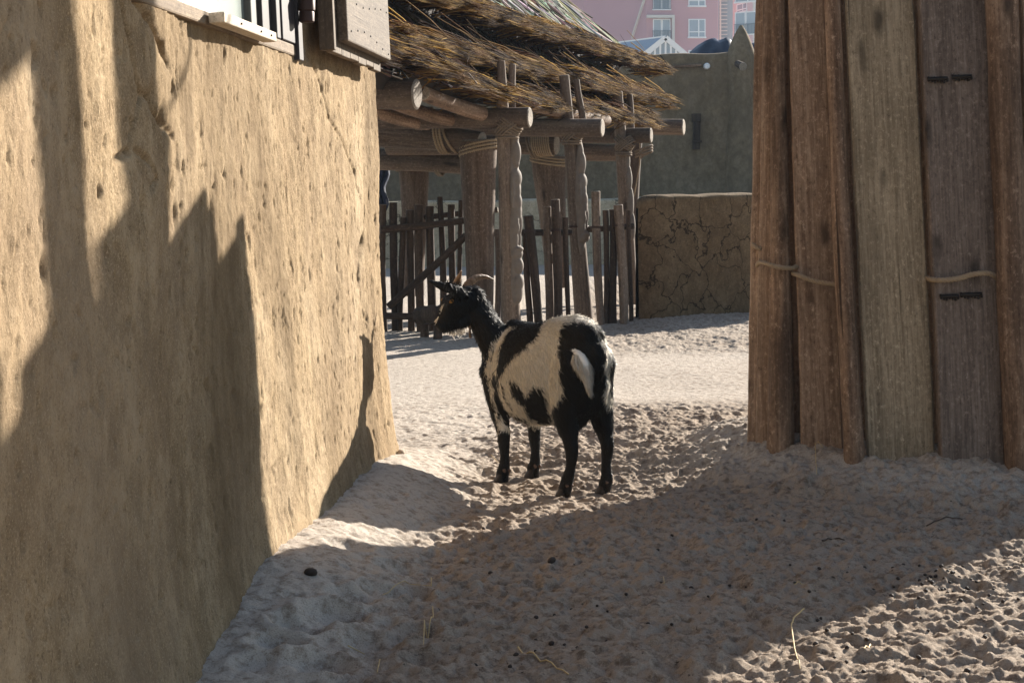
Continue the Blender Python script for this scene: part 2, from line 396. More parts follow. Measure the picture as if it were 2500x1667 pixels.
def board(mb, base, top, side, width_b, width_t, th, n=40, seed=0, wob=0.004):
    """a sawn board standing from base to top: a lattice with slightly wavering edges and rounded arrises"""
    base = Vector(base); top = Vector(top); up = (top - base).normalized(); side = Vector(side)
    side = (side - up * side.dot(up)).normalized(); nrm = side.cross(up).normalized()
    L = (top - base).length; prof = []
    b = 0.006
    vs = []; gs = []; fs = []
    cx = 9
    for i in range(n + 1):
        t = i / n; w = (width_b + (width_t - width_b) * t) / 2
        eL = wob * 2 * float(fbm(np.array([seed * 3.1]), np.array([t * L * 5]), seed)[0]); eR = wob * 2 * float(fbm(np.array([seed * 5.7 + 9]), np.array([t * L * 5]), seed)[0])
        warp = 0.006 * math.sin(t * 3 + seed)
        row = []
        for k in range(cx + 1):
            s = -1 + 2 * k / cx; row.append((s * (w - b) + (eL if k == 0 else 0) + (eR if k == cx else 0), th / 2 + warp))
        ring = [(x, y) for x, y in row]
        ring = [(-w + eL, th / 2 - b + warp)] + ring + [(w + eR, th / 2 - b + warp), (w + eR, -th / 2 + warp), (-w + eL, -th / 2 + warp)]
        for x, y in ring:
            vs.append(base + up * (t * L) + side * x + nrm * y); gs.append((x + seed * 1.7, y + seed * 0.9, t * L))
    m = cx + 5
    for i in range(n):
        for k in range(m):
            a = i * m + k; c = i * m + (k + 1) % m
            fs.append((a, a + m, c + m, c))
    fs.append(tuple(range(m))); fs.append(tuple(n * m + k for k in range(m))[::-1])
    mb.add(vs, fs, gs)
def rope(mb, pts, r, turns_per_m=28, closed=False, seg=6):
    """three laid strands along a path"""
    pts = [Vector(p) for p in pts]
    # resample
    dense = []
    src = pts + ([pts[0]] if closed else [])
    for i in range(len(src) - 1):
        n = max(1, int((src[i + 1] - src[i]).length / (r * 0.9)))
        dense += [src[i].lerp(src[i + 1], k / n) for k in range(n)]
    if not closed: dense.append(src[-1])
    P, T, N = frames(dense)
    for s in range(3):
        L = 0; q = []
        for i, p in enumerate(P):
            if i: L += (P[i] - P[i - 1]).length
            a = 2 * math.pi * (s / 3 + L * turns_per_m); B = T[i].cross(N[i])
            q.append(p + N[i] * (math.cos(a) * r * 0.5) + B * (math.sin(a) * r * 0.5))
        tube(mb, q, r * 0.56, seg, 0, True, 0, s, closed)
def loop_pts(c, axis, ra, rb, tilt=(0, 0, 0), n=28, start=0.0, arc=1.0, squash=None):
    c = Vector(c); ax = (Vector(axis).normalized() + Vector(tilt)).normalized()
    u = ax.orthogonal().normalized(); w = ax.cross(u)
    return [c + u * math.cos(2 * math.pi * (start + arc * i / n)) * ra + w * math.sin(2 * math.pi * (start + arc * i / n)) * rb for i in range(n + (0 if arc == 1.0 else 1))]
def lash(name, c, axis, r, rr, n, parent, mat='rope_dark', tilt=(0, 0, 0), step=None):
    mb = MB(); axis = Vector(axis).normalized(); step = step or rr * 1.9
    for i in range(n):
        rope(mb, loop_pts(Vector(c) + axis * step * (i - (n - 1) / 2), axis, r, r, tilt), rr, 10 / (rr * 12) * 0.5, True, 5)
    return mb.build(name, mat, parent)
def mesh_np(name, V, F, mats, parent=None, attrs=None, smooth=True):
    me = bpy.data.meshes.new(name)
    V = np.asarray(V, np.float32); F = np.asarray(F, np.int32); k = F.shape[1]
    me.vertices.add(len(V)); me.vertices.foreach_set('co', V.ravel())
    me.loops.add(F.size); me.loops.foreach_set('vertex_index', F.ravel())
    me.polygons.add(len(F)); me.polygons.foreach_set('loop_start', np.arange(0, F.size, k, dtype=np.int32))
    for nm, (typ, arr) in (attrs or {}).items():
        a = me.attributes.new(nm, typ, 'POINT')
        a.data.foreach_set({'FLOAT': 'value', 'FLOAT_COLOR': 'color', 'FLOAT_VECTOR': 'vector'}[typ], np.asarray(arr, np.float32).ravel())
    me.update(calc_edges=True); me.validate()
    return link(name, me, mats, parent, smooth)
def strands(name, root, mid, tip, width, col, mats, parent, nrm=None):
    """thin three sided tapered stems"""
    root, mid, tip = (np.asarray(a, float) for a in (root, mid, tip)); n = len(root)
    d = tip - root; d /= np.linalg.norm(d, axis=1, keepdims=True) + 1e-9
    ref = np.where(np.abs(d[:, 2:3]) > 0.8, np.array([[1.0, 0, 0]]), np.array([[0, 0, 1.0]]))
    a = np.cross(d, ref); a /= np.linalg.norm(a, axis=1, keepdims=True) + 1e-9; b = np.cross(d, a)
    w = np.asarray(width).reshape(-1, 1) * np.ones((n, 1)); V = np.zeros((n, 7, 3))
    for k in range(3):
        th = 2 * math.pi * k / 3; o = a * math.cos(th) + b * math.sin(th)
        V[:, k] = root + o * w / 2; V[:, 3 + k] = mid + o * w * 0.42
    V[:, 6] = tip
    base = (np.arange(n) * 7)[:, None, None]
    T = np.array([[0, 1, 4], [0, 4, 3], [1, 2, 5], [1, 5, 4], [2, 0, 3], [2, 3, 5], [3, 4, 6], [4, 5, 6], [5, 3, 6]])
    F = (base + T[None]).reshape(-1, 3)
    C = np.ones((n, 7, 4)); C[:, :, :3] = np.asarray(col)[:, None, :] if np.asarray(col).ndim == 2 else np.asarray(col)
    o = mesh_np(name, V.reshape(-1, 3), F, mats, parent, {'Col': ('FLOAT_COLOR', C.reshape(-1, 4))})
    if nrm is not None: o.data.normals_split_custom_set_from_vertices(np.repeat(np.asarray(nrm), 7, axis=0).tolist())   # hair shaded with the lie of the coat
    return o

# ------------------------------------------------------------------ ground: one sheet to the horizon
WX0, WY0, WS, LEAN = -0.755, 3.68, 0.0865, 0.05       # the mud house's wall line in plan, and its batter
def wall_x(y): return WX0 + WS * (np.asarray(y, float) - WY0)
TC = Vector((1.80, 6.93))                              # centre of the plank tower
HOOVES = []
def base_height(x, y):
    x = np.asarray(x, float); y = np.asarray(y, float)
    d = x - wall_x(np.minimum(y, 6.75))
    dy = np.maximum(y - 6.75, 0)
    A = 0.02 + 0.085 * sstep(3.5, 4.7, y) * (1 - 0.45 * sstep(6.2, 6.9, y))
    dd = np.sqrt(np.maximum(d, 0) ** 2 + dy ** 2)
    h = A * (1 - sstep(0.02, 0.46, dd)) * 1.0
    r = np.hypot(x - TC.x, y - TC.y)
    ang = fbm(x * 3, y * 3, 5) * 0.12
    h = h + 0.11 * (1 - sstep(0.70, 1.28, r + ang))
    h = h - 0.041 * np.exp(-(((x - .2) / .75) ** 2 + ((y - 6.42) / .55) ** 2))
    h = h + 0.05 * np.exp(-((y - 13.6 - 0.0 * x) / 1.0) ** 2) * sstep(0.6, 1.6, x)
    h = h + 0.035 * fbm(x * 0.9, y * 0.9, 3, 3) * sstep(2.5, 5, y) * (1 - sstep(40, 60, y))
    return h
def tramp_amp(x, y):
    y = np.asarray(y, float)
    a = 1 - 0.86 * sstep(8.2, 9.0, y + 0.5 * fbm(np.asarray(x) * 1.5, y * 1.5, 77)) + 0.5 * sstep(10.9, 11.6, y)
    d = x - wall_x(y)
    a = a * (0.35 + 0.65 * sstep(0.15, 0.5, d))
    return a * (1 - sstep(30, 45, y))
xs = np.concatenate([-np.geomspace(300, 1.9, 70), np.arange(-1.85, -1.0, 0.03), np.arange(-1.0, 2.7, 0.0065), np.arange(2.7, 3.4, 0.03), np.geomspace(3.45, 300, 70)])
ys = np.concatenate([-np.geomspace(60, 1, 14), np.arange(-0.8, 3.2, 0.1), np.arange(3.2, 7.6, 0.0065), np.arange(7.6, 9.5, 0.012), np.arange(9.5, 15, 0.022), np.geomspace(15.03, 900, 150)])
GX, GY = np.meshgrid(xs, ys)
GZ = base_height(GX, GY)
amp = tramp_amp(GX, GY)
near = (GY > 2) & (GY < 20)
rid = (1 - np.abs(fbm(GX * 6 + 0.6 * fbm(GX * 5, GY * 5, 8), GY * 6, 21, 4, 0.55)) * 4.5)
lumps = fbm(GX * 13, GY * 13, 31, 4, 0.6)
big = fbm(GX * 3.0, GY * 3.0, 41, 3)
GZ = GZ + np.where(near, amp * (0.011 * rid + 0.032 * np.sign(lumps) * np.abs(lumps) ** .85 + 0.030 * fbm(GX * 28, GY * 28, 61, 4, .65) + 0.018 * big) + 0.005 * (.25 + .75 * np.clip(amp, 0, 1)) * fbm(GX * 60, GY * 60, 51, 2), 0)
def pit(cx, cy, rx, ry, ang, depth):
    R = max(rx, ry) * 2.2
    i0, i1 = np.searchsorted(xs, (cx - R, cx + R)); j0, j1 = np.searchsorted(ys, (cy - R, cy + R))
    if i1 <= i0 or j1 <= j0: return
    X = GX[j0:j1, i0:i1] - cx; Y = GY[j0:j1, i0:i1] - cy
    u = (X * math.cos(ang) + Y * math.sin(ang)) / rx; v = (-X * math.sin(ang) + Y * math.cos(ang)) / ry
    d = np.sqrt(u * u + v * v)
    GZ[j0:j1, i0:i1] += -depth * np.exp(-(d ** 3) * 0.9) + depth * 0.38 * np.exp(-((d - 1.35) / 0.33) ** 2)
rp = random.Random(3)
for _ in range(950):
    y = 3.3 + 5.3 * rp.random() ** 1.1; x = rp.uniform(-0.9, 2.4)
    d = x - float(wall_x(y))
    if d < 0.12 or math.hypot(x - TC.x, y - TC.y) < 0.95: continue
    s = rp.uniform(0.018, 0.036)
    pit(x, y, s, s * rp.uniform(0.9, 1.6), rp.uniform(0, 3), rp.uniform(0.003, 0.014) * (1 if d > 0.35 else 0.7))
for px, py, s, dp in ((735, 1570, .055, .035), (815, 1540, .065, .04), (680, 1610, .05, .03), (860, 1500, .05, .025), (780, 1640, .06, .035), (930, 1480, .05, .024), (905, 1580, .05, .026), (1000, 1470, .05, .02), (640, 1650, .05, .02), (850, 1400, .05, .018), (975, 1420, .05, .02), (1010, 1560, .05, .022)):
    d_ = FPX * CAM_H / (py - HORIZON); p = at(px, py, d_); pit(p.x, p.y, s * 1.2, s, 0.4, dp)
GOAT_Z = -0.0414; GOAT_FEET = [(a * 1.036, b * 1.036) for a, b in ((0.195, 6.02), (0.345, 6.09), (-0.035, 6.33), (0.085, 6.43))]
for fx, fy in GOAT_FEET:
    w = np.exp(-(((GX - fx) ** 2 + (GY - fy) ** 2) / 0.06 ** 2)); GZ = GZ * (1 - w) + GOAT_Z * w
GZ = GZ - 0.4 * sstep(60, 200, GY) * 0
zone = 0.25 + 0.75 * np.clip(amp, 0, 1)
dw = GX - wall_x(GY)
zone = zone * (0.15 + 0.85 * sstep(0.15, 0.55, dw)) * (1 - 0.5 * (1 - sstep(0.9, 1.2, np.hypot(GX - TC.x, GY - TC.y))))
zone = np.clip(zone + 0.5 * fbm(GX * 2, GY * 2, 91), 0, 1)
nx_, ny_ = len(xs), len(ys)
idx = np.arange(nx_ * ny_).reshape(ny_, nx_)
F = np.stack([idx[:-1, :-1], idx[:-1, 1:], idx[1:, 1:], idx[1:, :-1]], -1).reshape(-1, 4)
ground = mesh_np('ground', np.stack([GX, GY, GZ], -1).reshape(-1, 3), F, 'sand', None, {'zone': ('FLOAT', zone.ravel())})
tag(ground, 'trampled pale sand covering the whole yard', None, None, 'structure')
def ground_z(x, y):
    i = int(np.clip(np.searchsorted(xs, x), 1, nx_ - 1)); j = int(np.clip(np.searchsorted(ys, y), 1, ny_ - 1))
    return float(GZ[j, i])
def on_ground(px, py):
    d = FPX * CAM_H / (py - HORIZON)
    for _ in range(4):
        p = at(px, py, d); d = FPX * (CAM_H - ground_z(p.x, p.y)) / (py - HORIZON)
    p = at(px, py, d); return Vector((p.x, p.y, ground_z(p.x, p.y)))

# ------------------------------------------------------------------ mud house on the left
house = thing('mud_house', 'ochre mud plastered house wall filling the left side, with a shuttered window', 'house', (-0.9, 5.0, 0))
def wallp(y, z, off=0.0):
    return Vector((float(wall_x(y)) - LEAN * z + off, y - WS * off, z))
WIN_Y0, WIN_Y1, WIN_Z0 = 3.72, 5.36, 1.590
def build_house():
    YC, R = 6.66, 0.14
    path = []                                              # (x0, y, nx, ny, s)
    yy = np.concatenate([np.arange(-1.5, 2.3, 0.1), np.arange(2.3, YC, 0.0065)])
    s = 0; last = None
    for y in yy: path.append((float(wall_x(y)), y, 1.0, -WS))
    cx, cy = float(wall_x(YC)) - R, YC + R * WS
    for k in range(1, 46):
        a = math.pi / 2 * k / 45 * 1.05
        path.append((cx + R * math.cos(a), cy + R * math.sin(a), math.cos(a), math.sin(a)))
    for k in range(1, 40): path.append((cx - 0.085 * k, cy + R, 0, 1.0))
    xl = path[-1][0]
    for k in range(1, 12): path.append((xl - 0.1, cy + R - k * 0.75, -1.0, 0))
    P = np.array(path); seg = np.hypot(*np.diff(P[:, :2], axis=0).T); S = np.concatenate([[0], np.cumsum(seg)])
    zz = np.concatenate([np.arange(-0.25, 1.98, 0.0065), np.arange(2.0, 3.3, 0.08), [3.32, 3.36]])
    SS, ZZ = np.meshgrid(S, zz); nx = P[:, 2][None]; ny = P[:, 3][None]
    yv = np.broadcast_to(P[:, 1][None], SS.shape)
    fl = SS + 0.04 * np.sin(ZZ * 2)
    d = 0.050 * fbm(fl * 1.3, ZZ * 0.8, 101, 3)
    d += 0.022 * fbm(fl * 5, ZZ * 1.6, 111, 4, 0.5)
    st = fbm(fl * 26, ZZ * 13, 121, 4, 0.6)
    d += 0.006 * st
    pits = fbm(fl * 34, ZZ * 21, 131, 3, 0.6)
    d -= 0.008 * sstep(0.20, 0.34, pits)
    d -= 0.010 * sstep(0.27, 0.40, fbm(fl * 13, ZZ * 8, 141, 3, 0.6))
    d += 0.0045 * fbm(fl * 75, ZZ * 60, 151, 2)
    def crack(pts, w, dep):
        nonlocal d
        for (s0, z0), (s1, z1) in zip(pts[:-1], pts[1:]):
            L2 = (s1 - s0) ** 2 + (z1 - z0) ** 2
            t = np.clip(((SS - s0) * (s1 - s0) + (ZZ - z0) * (z1 - z0)) / L2, 0, 1)
            q = np.hypot(SS - s0 - t * (s1 - s0), ZZ - z0 - t * (z1 - z0))
            q = q + 0.010 * fbm(SS * 30, ZZ * 30, 161, 3)
            d -= dep * np.exp(-(q / w) ** 2)
    def sp(px, py):                                         # path position of a spot on the wall
        z = 1.2
        for _ in range(5):
            y = (WX0 - WS * WY0 - LEAN * z) / ((px - 1250) / FPX - WS); z = CAM_H - (py - HORIZON) * y / FPX
        return float(np.interp(y, P[:len(yy), 1], S[:len(yy)])), z
    for poly, w, dep in (
        ([(300, 0), (318, 90), (335, 190), (345, 240), (325, 330), (322, 370), (285, 390)], .008, .014),
        ([(330, 0), (365, 50), (400, 120), (415, 160)], .012, .016),
        ([(345, 230), (370, 240), (385, 290), (400, 300), (430, 335)], .010, .016),
        ([(335, 370), (365, 395), (380, 440), (365, 460)], .007, .012),
        ([(760, 150), (780, 200), (800, 290), (835, 360), (862, 420), (868, 470)], .009, .008),
        ([(888, 500), (890, 560)], .008, .012),
        ([(885, 585), (872, 630), (870, 680)], .022, .04)):
        crack([sp(*q) for q in poly], w, dep)
    for px, py, w, dep in ((372, 238, .02, .02), (400, 285, .018, .02), (345, 505, .016, .014), (443, 525, .016, .016), (110, 660, .014, .014), (535, 1343 - 0, .01, .01)):
        s0, z0 = sp(px, py); d -= dep * np.exp(-((SS - s0) ** 2 + ((ZZ - z0) * 0.6) ** 2) / w ** 2)
    # flare of the foot and the window recess
    d += 0.05 * np.exp(-np.maximum(ZZ, 0) / 0.16)
    win = sstep(WIN_Y0 - .01, WIN_Y0 + .01, yv) * (1 - sstep(WIN_Y1 - .01, WIN_Y1 + .01, yv)) * sstep(WIN_Z0 - .01, WIN_Z0 + .01, ZZ) * (np.arange(len(S)) < len(yy))[None]
    d = d * (1 - win) - 0.07 * win
    lean = -LEAN * ZZ
    X = P[:, 0][None] + nx * (d + np.where(nx > 0.5, lean, lean * 0.6)); Y = P[:, 1][None] + ny * (d + lean * (1 - np.abs(nx)) * 0.6)
    n, m = len(zz), len(S); idx = np.arange(n * m).reshape(n, m)
    F = np.stack([idx[:-1, :-1], idx[:-1, 1:], idx[1:, 1:], idx[1:, :-1]], -1).reshape(-1, 4)
    w = mesh_np('wall', np.stack([X, Y, ZZ], -1).reshape(-1, 3), F, 'house_mud', house)
    mb = MB(); ztop = 3.34
    mb.add([(-4.3, -1.5, ztop), (-1.18, -1.5, ztop), (-0.72, 6.6, ztop), (-4.3, 6.6, ztop), (-4.3, -1.5, ztop - .2), (-1.18, -1.5, ztop - .2), (-0.72, 6.6, ztop - .2), (-4.3, 6.6, ztop - .2)],
           [(0, 1, 2, 3), (7, 6, 5, 4), (0, 4, 5, 1), (1, 5, 6, 2), (2, 6, 7, 3), (3, 7, 4, 0)])
    mb.build('roof', 'house_mud', house, False)
    return sp
house_sp = build_house()
WT = Vector((WS, 1, 0)).normalized(); WN = Vector((1, -WS, LEAN)).normalized(); WU = WN.cross(WT).normalized() * -1
if WU.z < 0: WU = -WU
def wbox(mb, y0, y1, z0, z1, o0, o1, seed=0, along='y'):
    c = wallp((y0 + y1) / 2, (z0 + z1) / 2, (o0 + o1) / 2)
    hy = (y1 - y0) / 2 / WT.y; hz = (z1 - z0) / 2; ho = (o1 - o0) / 2
    if along == 'y': box(mb, c, WN, WU, WT, ho, hz, hy, 0, seed)
    else: box(mb, c, WN, WT, WU, ho, hy, hz, 0, seed)
mb = MB(); wbox(mb, 3.60, 5.40, 1.556, 1.594, -0.04, 0.006, 1); wbox(mb, 3.60, 5.40, 2.30, 2.37, -.04, .012, 2)
M['sill_beam'] = wood('sill_beam', (0.17, 0.125, 0.085), (0.28, 0.215, 0.15), (0.37, 0.29, 0.21), bstr=.5, blot=.4, knots=False)
win = mb.build('window', 'sill_beam', house, False); bevel_obj(win, .006)
mb = MB(); wbox(mb, 3.7, 4.82, 1.60, 2.30, -0.058, -0.05); mb.build('pane', 'pane_near', win, False)
mb = MB(); wbox(mb, 3.9, 4.50, 1.60, 2.30, -0.05, -0.046); o = mb.build('white_panel', 'white_paint', win, False)  # flat white panel in front of part of the pane
mb = MB(); wbox(mb, 4.82, 4.90, 1.595, 2.30, -.055, -.028, 3, 'z'); o = mb.build('mullion', 'grey_frame', win, False); bevel_obj(o)
mb = MB(); wbox(mb, 4.90, 5.01, 1.595, 2.30, -.05, -.014, 4, 'z'); wbox(mb, 5.01, 5.06, 1.595, 2.30, -.05, .004, 5, 'z'); wbox(mb, 5.06, 5.24, 1.595, 2.30, -.05, .010, 6, 'z'); wbox(mb, 5.24, 5.30, 1.545, 2.30, -.03, .020, 7, 'z')
o = mb.build('frame', 'dark_frame', win, False); bevel_obj(o, .003)
mb = MB(); wbox(mb, 4.19, 4.77, 1.562, 1.590, 0.013, 0.055, 8); o = mb.build('sill', 'board_pale', win, False); bevel_obj(o, .003)
for y in (4.36, 4.58, 4.70):
    mb = MB(); c = wallp(y, 1.576, .0565); tube(mb, [c - WN * .003, c + WN * .002], .003, 8); mb.build('nail', 'nail', o)
# shutter, opened back against the wall
shut = MB(); ws = [(5.49 + i * 0.16, 5.49 + (i + 1) * 0.16 - .006) for i in range(6)]
for i, (a, b) in enumerate(ws): wbox(shut, a, b, 1.592 - .006 * math.sin(i * 3), 2.42, 0.055, 0.080, 10 + i, 'z')
shutter = shut.build('shutter', 'board_weathered', house, False); bevel_obj(shutter, .003)
mb = MB(); wbox(mb, 5.455, 5.488, 1.595, 2.42, .040, .092, 20, 'z'); o = mb.build('shutter_edge', 'board_weathered', shutter, False); bevel_obj(o, .003)
mb = MB(); wbox(mb, 5.57, 6.47, 1.635, 1.93, .081, .118, 21)
brd = mb.build('brace_board', 'board_weathered', shutter, False); bevel_obj(brd, .006)
for i in range(7):
    for z in (1.675, 1.80):
        mb = MB(); c = wallp(5.63 + i * .13, z + .02 * math.sin(i * 7 + z * 30), .119); tube(mb, [c - WN * .003, c + WN * .002], .0035, 7); mb.build('nail', 'nail', brd)
mb = MB(); c0 = wallp(5.25, 1.668, .045)
tube(mb, [c0 + Vector((0, 0, z)) for z in (0, .003, .031, .034)], [.021, .0245, .0245, .023], 18)
tube(mb, [c0 + Vector((0, 0, z)) for z in (.036, .039, .078, .081)], [.024, .027, .027, .025], 18)
tube(mb, [c0 + Vector((0, 0, z)) for z in (.081, .75)], [.014, .014], 12)
mb.build('hinge', 'iron', house, True, 40)

# ------------------------------------------------------------------ plank tower on the right
tower = thing('plank_tower', 'tall round enclosure of upright weathered planks and logs bound with rope, at the right', 'enclosure', (TC.x, TC.y, 0))
def lerp(a, b, t): return a + (b - a) * t
def upright(kind, bL, bR, tL, tR, d, d2, by, top, mat, seed, yaw=0.0):
    """an upright between bearings at the foot and at 1.93 m, standing at distance d (foot) and d2 (at 1.93 m)"""
    b = at((bL + bR) / 2, by, d); t = at((tL + tR) / 2, 0, d2)
    k = (top - b.z) / (t.z - b.z); tt = b + (t - b) * k
    b = b - (t - b).normalized() * 0.12
    wb = (bR - bL) * d / FPX; wt = (tR - tL) * d2 / FPX; wt = lerp(wb, wt, min(k, 1.2))
    if kind == 'board':
        mb = MB(); side = Vector((math.cos(yaw), math.sin(yaw), 0))
        board(mb, b, tt, side, wb / math.cos(yaw), wt / math.cos(yaw), 0.045, 50, seed)
        o = mb.build('plank', mat, tower, True, 40)
    else:
        o = log('log', b, tt, wb / 2, wt / 2, mat, tower, 60, 30, 0.13, 0.010, seed)
    return o
upright('board', 1829, 1872, 1848, 1876, 6.74, 6.80, 1085, 2.12, 'plank', 1, -0.45)
upright('board', 1850, 1890, 1866, 1899, 6.68, 6.72, 1095, 2.05, 'plank', 2, -0.5)
upright('log', 1863, 1932, 1893, 1923, 6.55, 6.63, 1140, 2.20, 'bark_log', 3)
upright('board', 1958, 2058, 1925, 2012, 6.50, 6.60, 1108, 2.27, 'plank', 4, -0.20)
upright('log', 2064, 2114, 2018, 2056, 6.27, 6.42, 1135, 2.5, 'bark_log', 5)
upright('board', 2121, 2282, 2062, 2226, 6.28, 6.42, 1140, 2.45, 'plank_pale', 6, -0.08)
upright('board', 2297, 2450, 2241, 2404, 6.20, 6.34, 1140, 2.42, 'plank_grey', 7, -0.02)
upright('log', 2457, 2528, 2409, 2486, 6.11, 6.22, 1140, 2.45, 'bark_log', 8)
upright('board', 2532, 2600, 2488, 2560, 6.22, 6.3, 1140, 2.4, 'plank', 9, 0.1)
def ring(a_deg, w, top, kind, mat, seed):
    a = math.radians(a_deg); R0, R1 = 0.70, 0.70 - 0.058 * top; cx, cy = 1.97, 6.9
    b = Vector((cx + R0 * math.cos(a), cy + R0 * math.sin(a), 0.0)); t = Vector((cx + R1 * math.cos(a), cy + R1 * math.sin(a), top))
    if kind == 'board':
        mb = MB(); board(mb, b, t, (-math.sin(a), math.cos(a), 0), w, w * .94, 0.045, 24, seed); mb.build('plank', mat, tower, True, 40)
    else: log('log', b, t, w / 2, w / 2 * .8, mat, tower, 18, 16, .08, .008, seed)
for i, (a, top) in enumerate(((-52, 2.4), (-35, 2.43), (-18, 2.4), (-1, 2.45), (16, 2.4), (33, 2.38), (50, 2.4), (67, 2.42), (84, 2.4), (101, 2.36), (118, 2.25))):
    kd, mt, w = ('log', 'bark_log', .20) if i % 4 == 2 else ('board', ('plank', 'plank_grey', 'plank_pale')[i % 3], .212)
    ring(a, w, top, kd, mt, 30 + i)
log('log', Vector((1.69, 6.9, 0)), Vector((1.70, 6.92, 4.1)), .088, .074, 'bark_log', tower, 30, 20, .12, .012, 51)  # tall inner poles, tops unseen, added to cast shadow bands on the house wall
log('log', Vector((2.015, 6.9, 0)), Vector((2.0, 6.9, 4.1)), .088, .080, 'bark_log', tower, 30, 20, .12, .012, 52)
for k, (n_, tp) in enumerate(((-2.995, 2.40), (-3.085, 2.365), (-3.175, 2.28))):  # hidden boards added to shape the top of the tower's shadow
    x_ = (n_ + .61 * 6.98) / .793; mb = MB(); board(mb, Vector((x_, 6.98, -.1)), Vector((x_ + .02, 7.0, tp)), (.793, -.61, 0), .098, .095, .04, 24, 60 + k); mb.build('plank', 'plank', tower, True, 40)
for k, (n_, y_, w_) in enumerate(((-2.36, 6.46, .22), (-2.545, 6.52, .20), (-2.70, 6.56, .16))):  # filler boards added behind the front to close a streak of sun
    x_ = (n_ + .61 * y_) / .793; mb = MB(); board(mb, Vector((x_, y_, -.1)), Vector((x_ + .01, y_ + .02, 2.41)), (.9, -.44, 0), w_, w_, .04, 24, 70 + k); mb.build('plank', 'plank', tower, True, 40)
mb = MB(); board(mb, Vector((1.435, 6.62, -.1)), Vector((1.36, 6.66, 2.3)), (1, -.1, 0), .16, .15, .04, 24, 75); mb.build('plank', 'plank', tower, True, 40)  # filler added to block a bright slit between log and plank
mb = MB(); b_ = at(1938, 0, 6.82); b_.z = .10; t_ = at(1926, 0, 6.86); t_.z = 2.12; board(mb, b_, t_, (1, -.2, 0), .17, .16, .04, 24, 54); mb.build('plank', 'plank', tower, True, 40)  # back board added to stop light showing through the gap in front
mb = MB(); tube(mb, [Vector(q) for q in ((1.52, 6.82, 2.30), (1.455, 6.75, 2.66), (1.39, 6.75, 2.655), (1.31, 6.75, 2.668), (1.24, 6.75, 2.70), (1.18, 6.75, 2.76), (1.165, 6.75, 2.86), (1.16, 6.75, 3.0))], [.011, .010, .009, .008, .008, .007, .006, .004], 8)  # twig above the view, shaped to throw a thin branch shadow on the house
mb.build('twig', 'twig', tower)
for k in range(3): log('log', Vector((1.92, 6.82, 3.24 + .17 * k)), Vector((2.62, 6.70, 3.18 + .17 * k)), .09, .08, 'bark_log', tower, 8, 12, .1, .006, 56 + k)  # stacked logs above the view, added to shade the upper house wall
# binding rope and cord stitches
def rope_arc(pts, r=.0095, name='rope'):
    mb = MB(); P = []
    pts = [at(*p) for p in pts]
    for i in range(len(pts) - 1):
        p0 = pts[max(0, i - 1)]; p1 = pts[i]; p2 = pts[i + 1]; p3 = pts[min(len(pts) - 1, i + 2)]
        for k in range(10):
            t = k / 10; P.append(0.5 * ((2 * p1) + (p2 - p0) * t + (2 * p0 - 5 * p1 + 4 * p2 - p3) * t * t + (3 * p1 - p0 - 3 * p2 + p3) * t ** 3))
    P.append(pts[-1]); rope(mb, P, r, 24); mb.build(name, 'rope', tower)
rope_arc([(1838, 596, 6.73), (1846, 604, 6.70), (1858, 609, 6.69)], .009)
rope_arc([(1848, 648, 6.68), (1856, 640, 6.63), (1875, 645, 6.50), (1905, 653, 6.48), (1935, 655, 6.50), (1944, 650, 6.54)], .0095)
rope_arc([(1936, 668, 6.56), (1950, 672, 6.47), (1980, 684, 6.45), (2010, 690, 6.43), (2042, 695, 6.41)], .0095)
rope_arc([(2262, 676, 6.34), (2272, 682, 6.24), (2300, 684, 6.19), (2340, 680, 6.19), (2375, 670, 6.19), (2410, 667, 6.19), (2432, 676, 6.21), (2440, 684, 6.26)], .0105)
for (x0, x1, y) in ((2266, 2311, 191), (2325, 2370, 186), (2296, 2338, 721), (2346, 2395, 717)):
    mb = MB(); d = 6.2
    dd = 6.34 - (6.34 - 6.20) * y / 1140 - .036
    for k in range(7):
        x = lerp(x0, x1, k / 6); tube(mb, [at(x, y - 3 + k % 2, dd), at(x + 2, y + 9 + (k % 3) * 2, dd)], .0045, 6)
    tube(mb, [at(x0, y + 3, dd), at((x0 + x1) / 2, y + 2, dd - .004), at(x1, y + 1, dd)], .0075, 8)
    mb.build('cord_stitch', 'nail', tower)

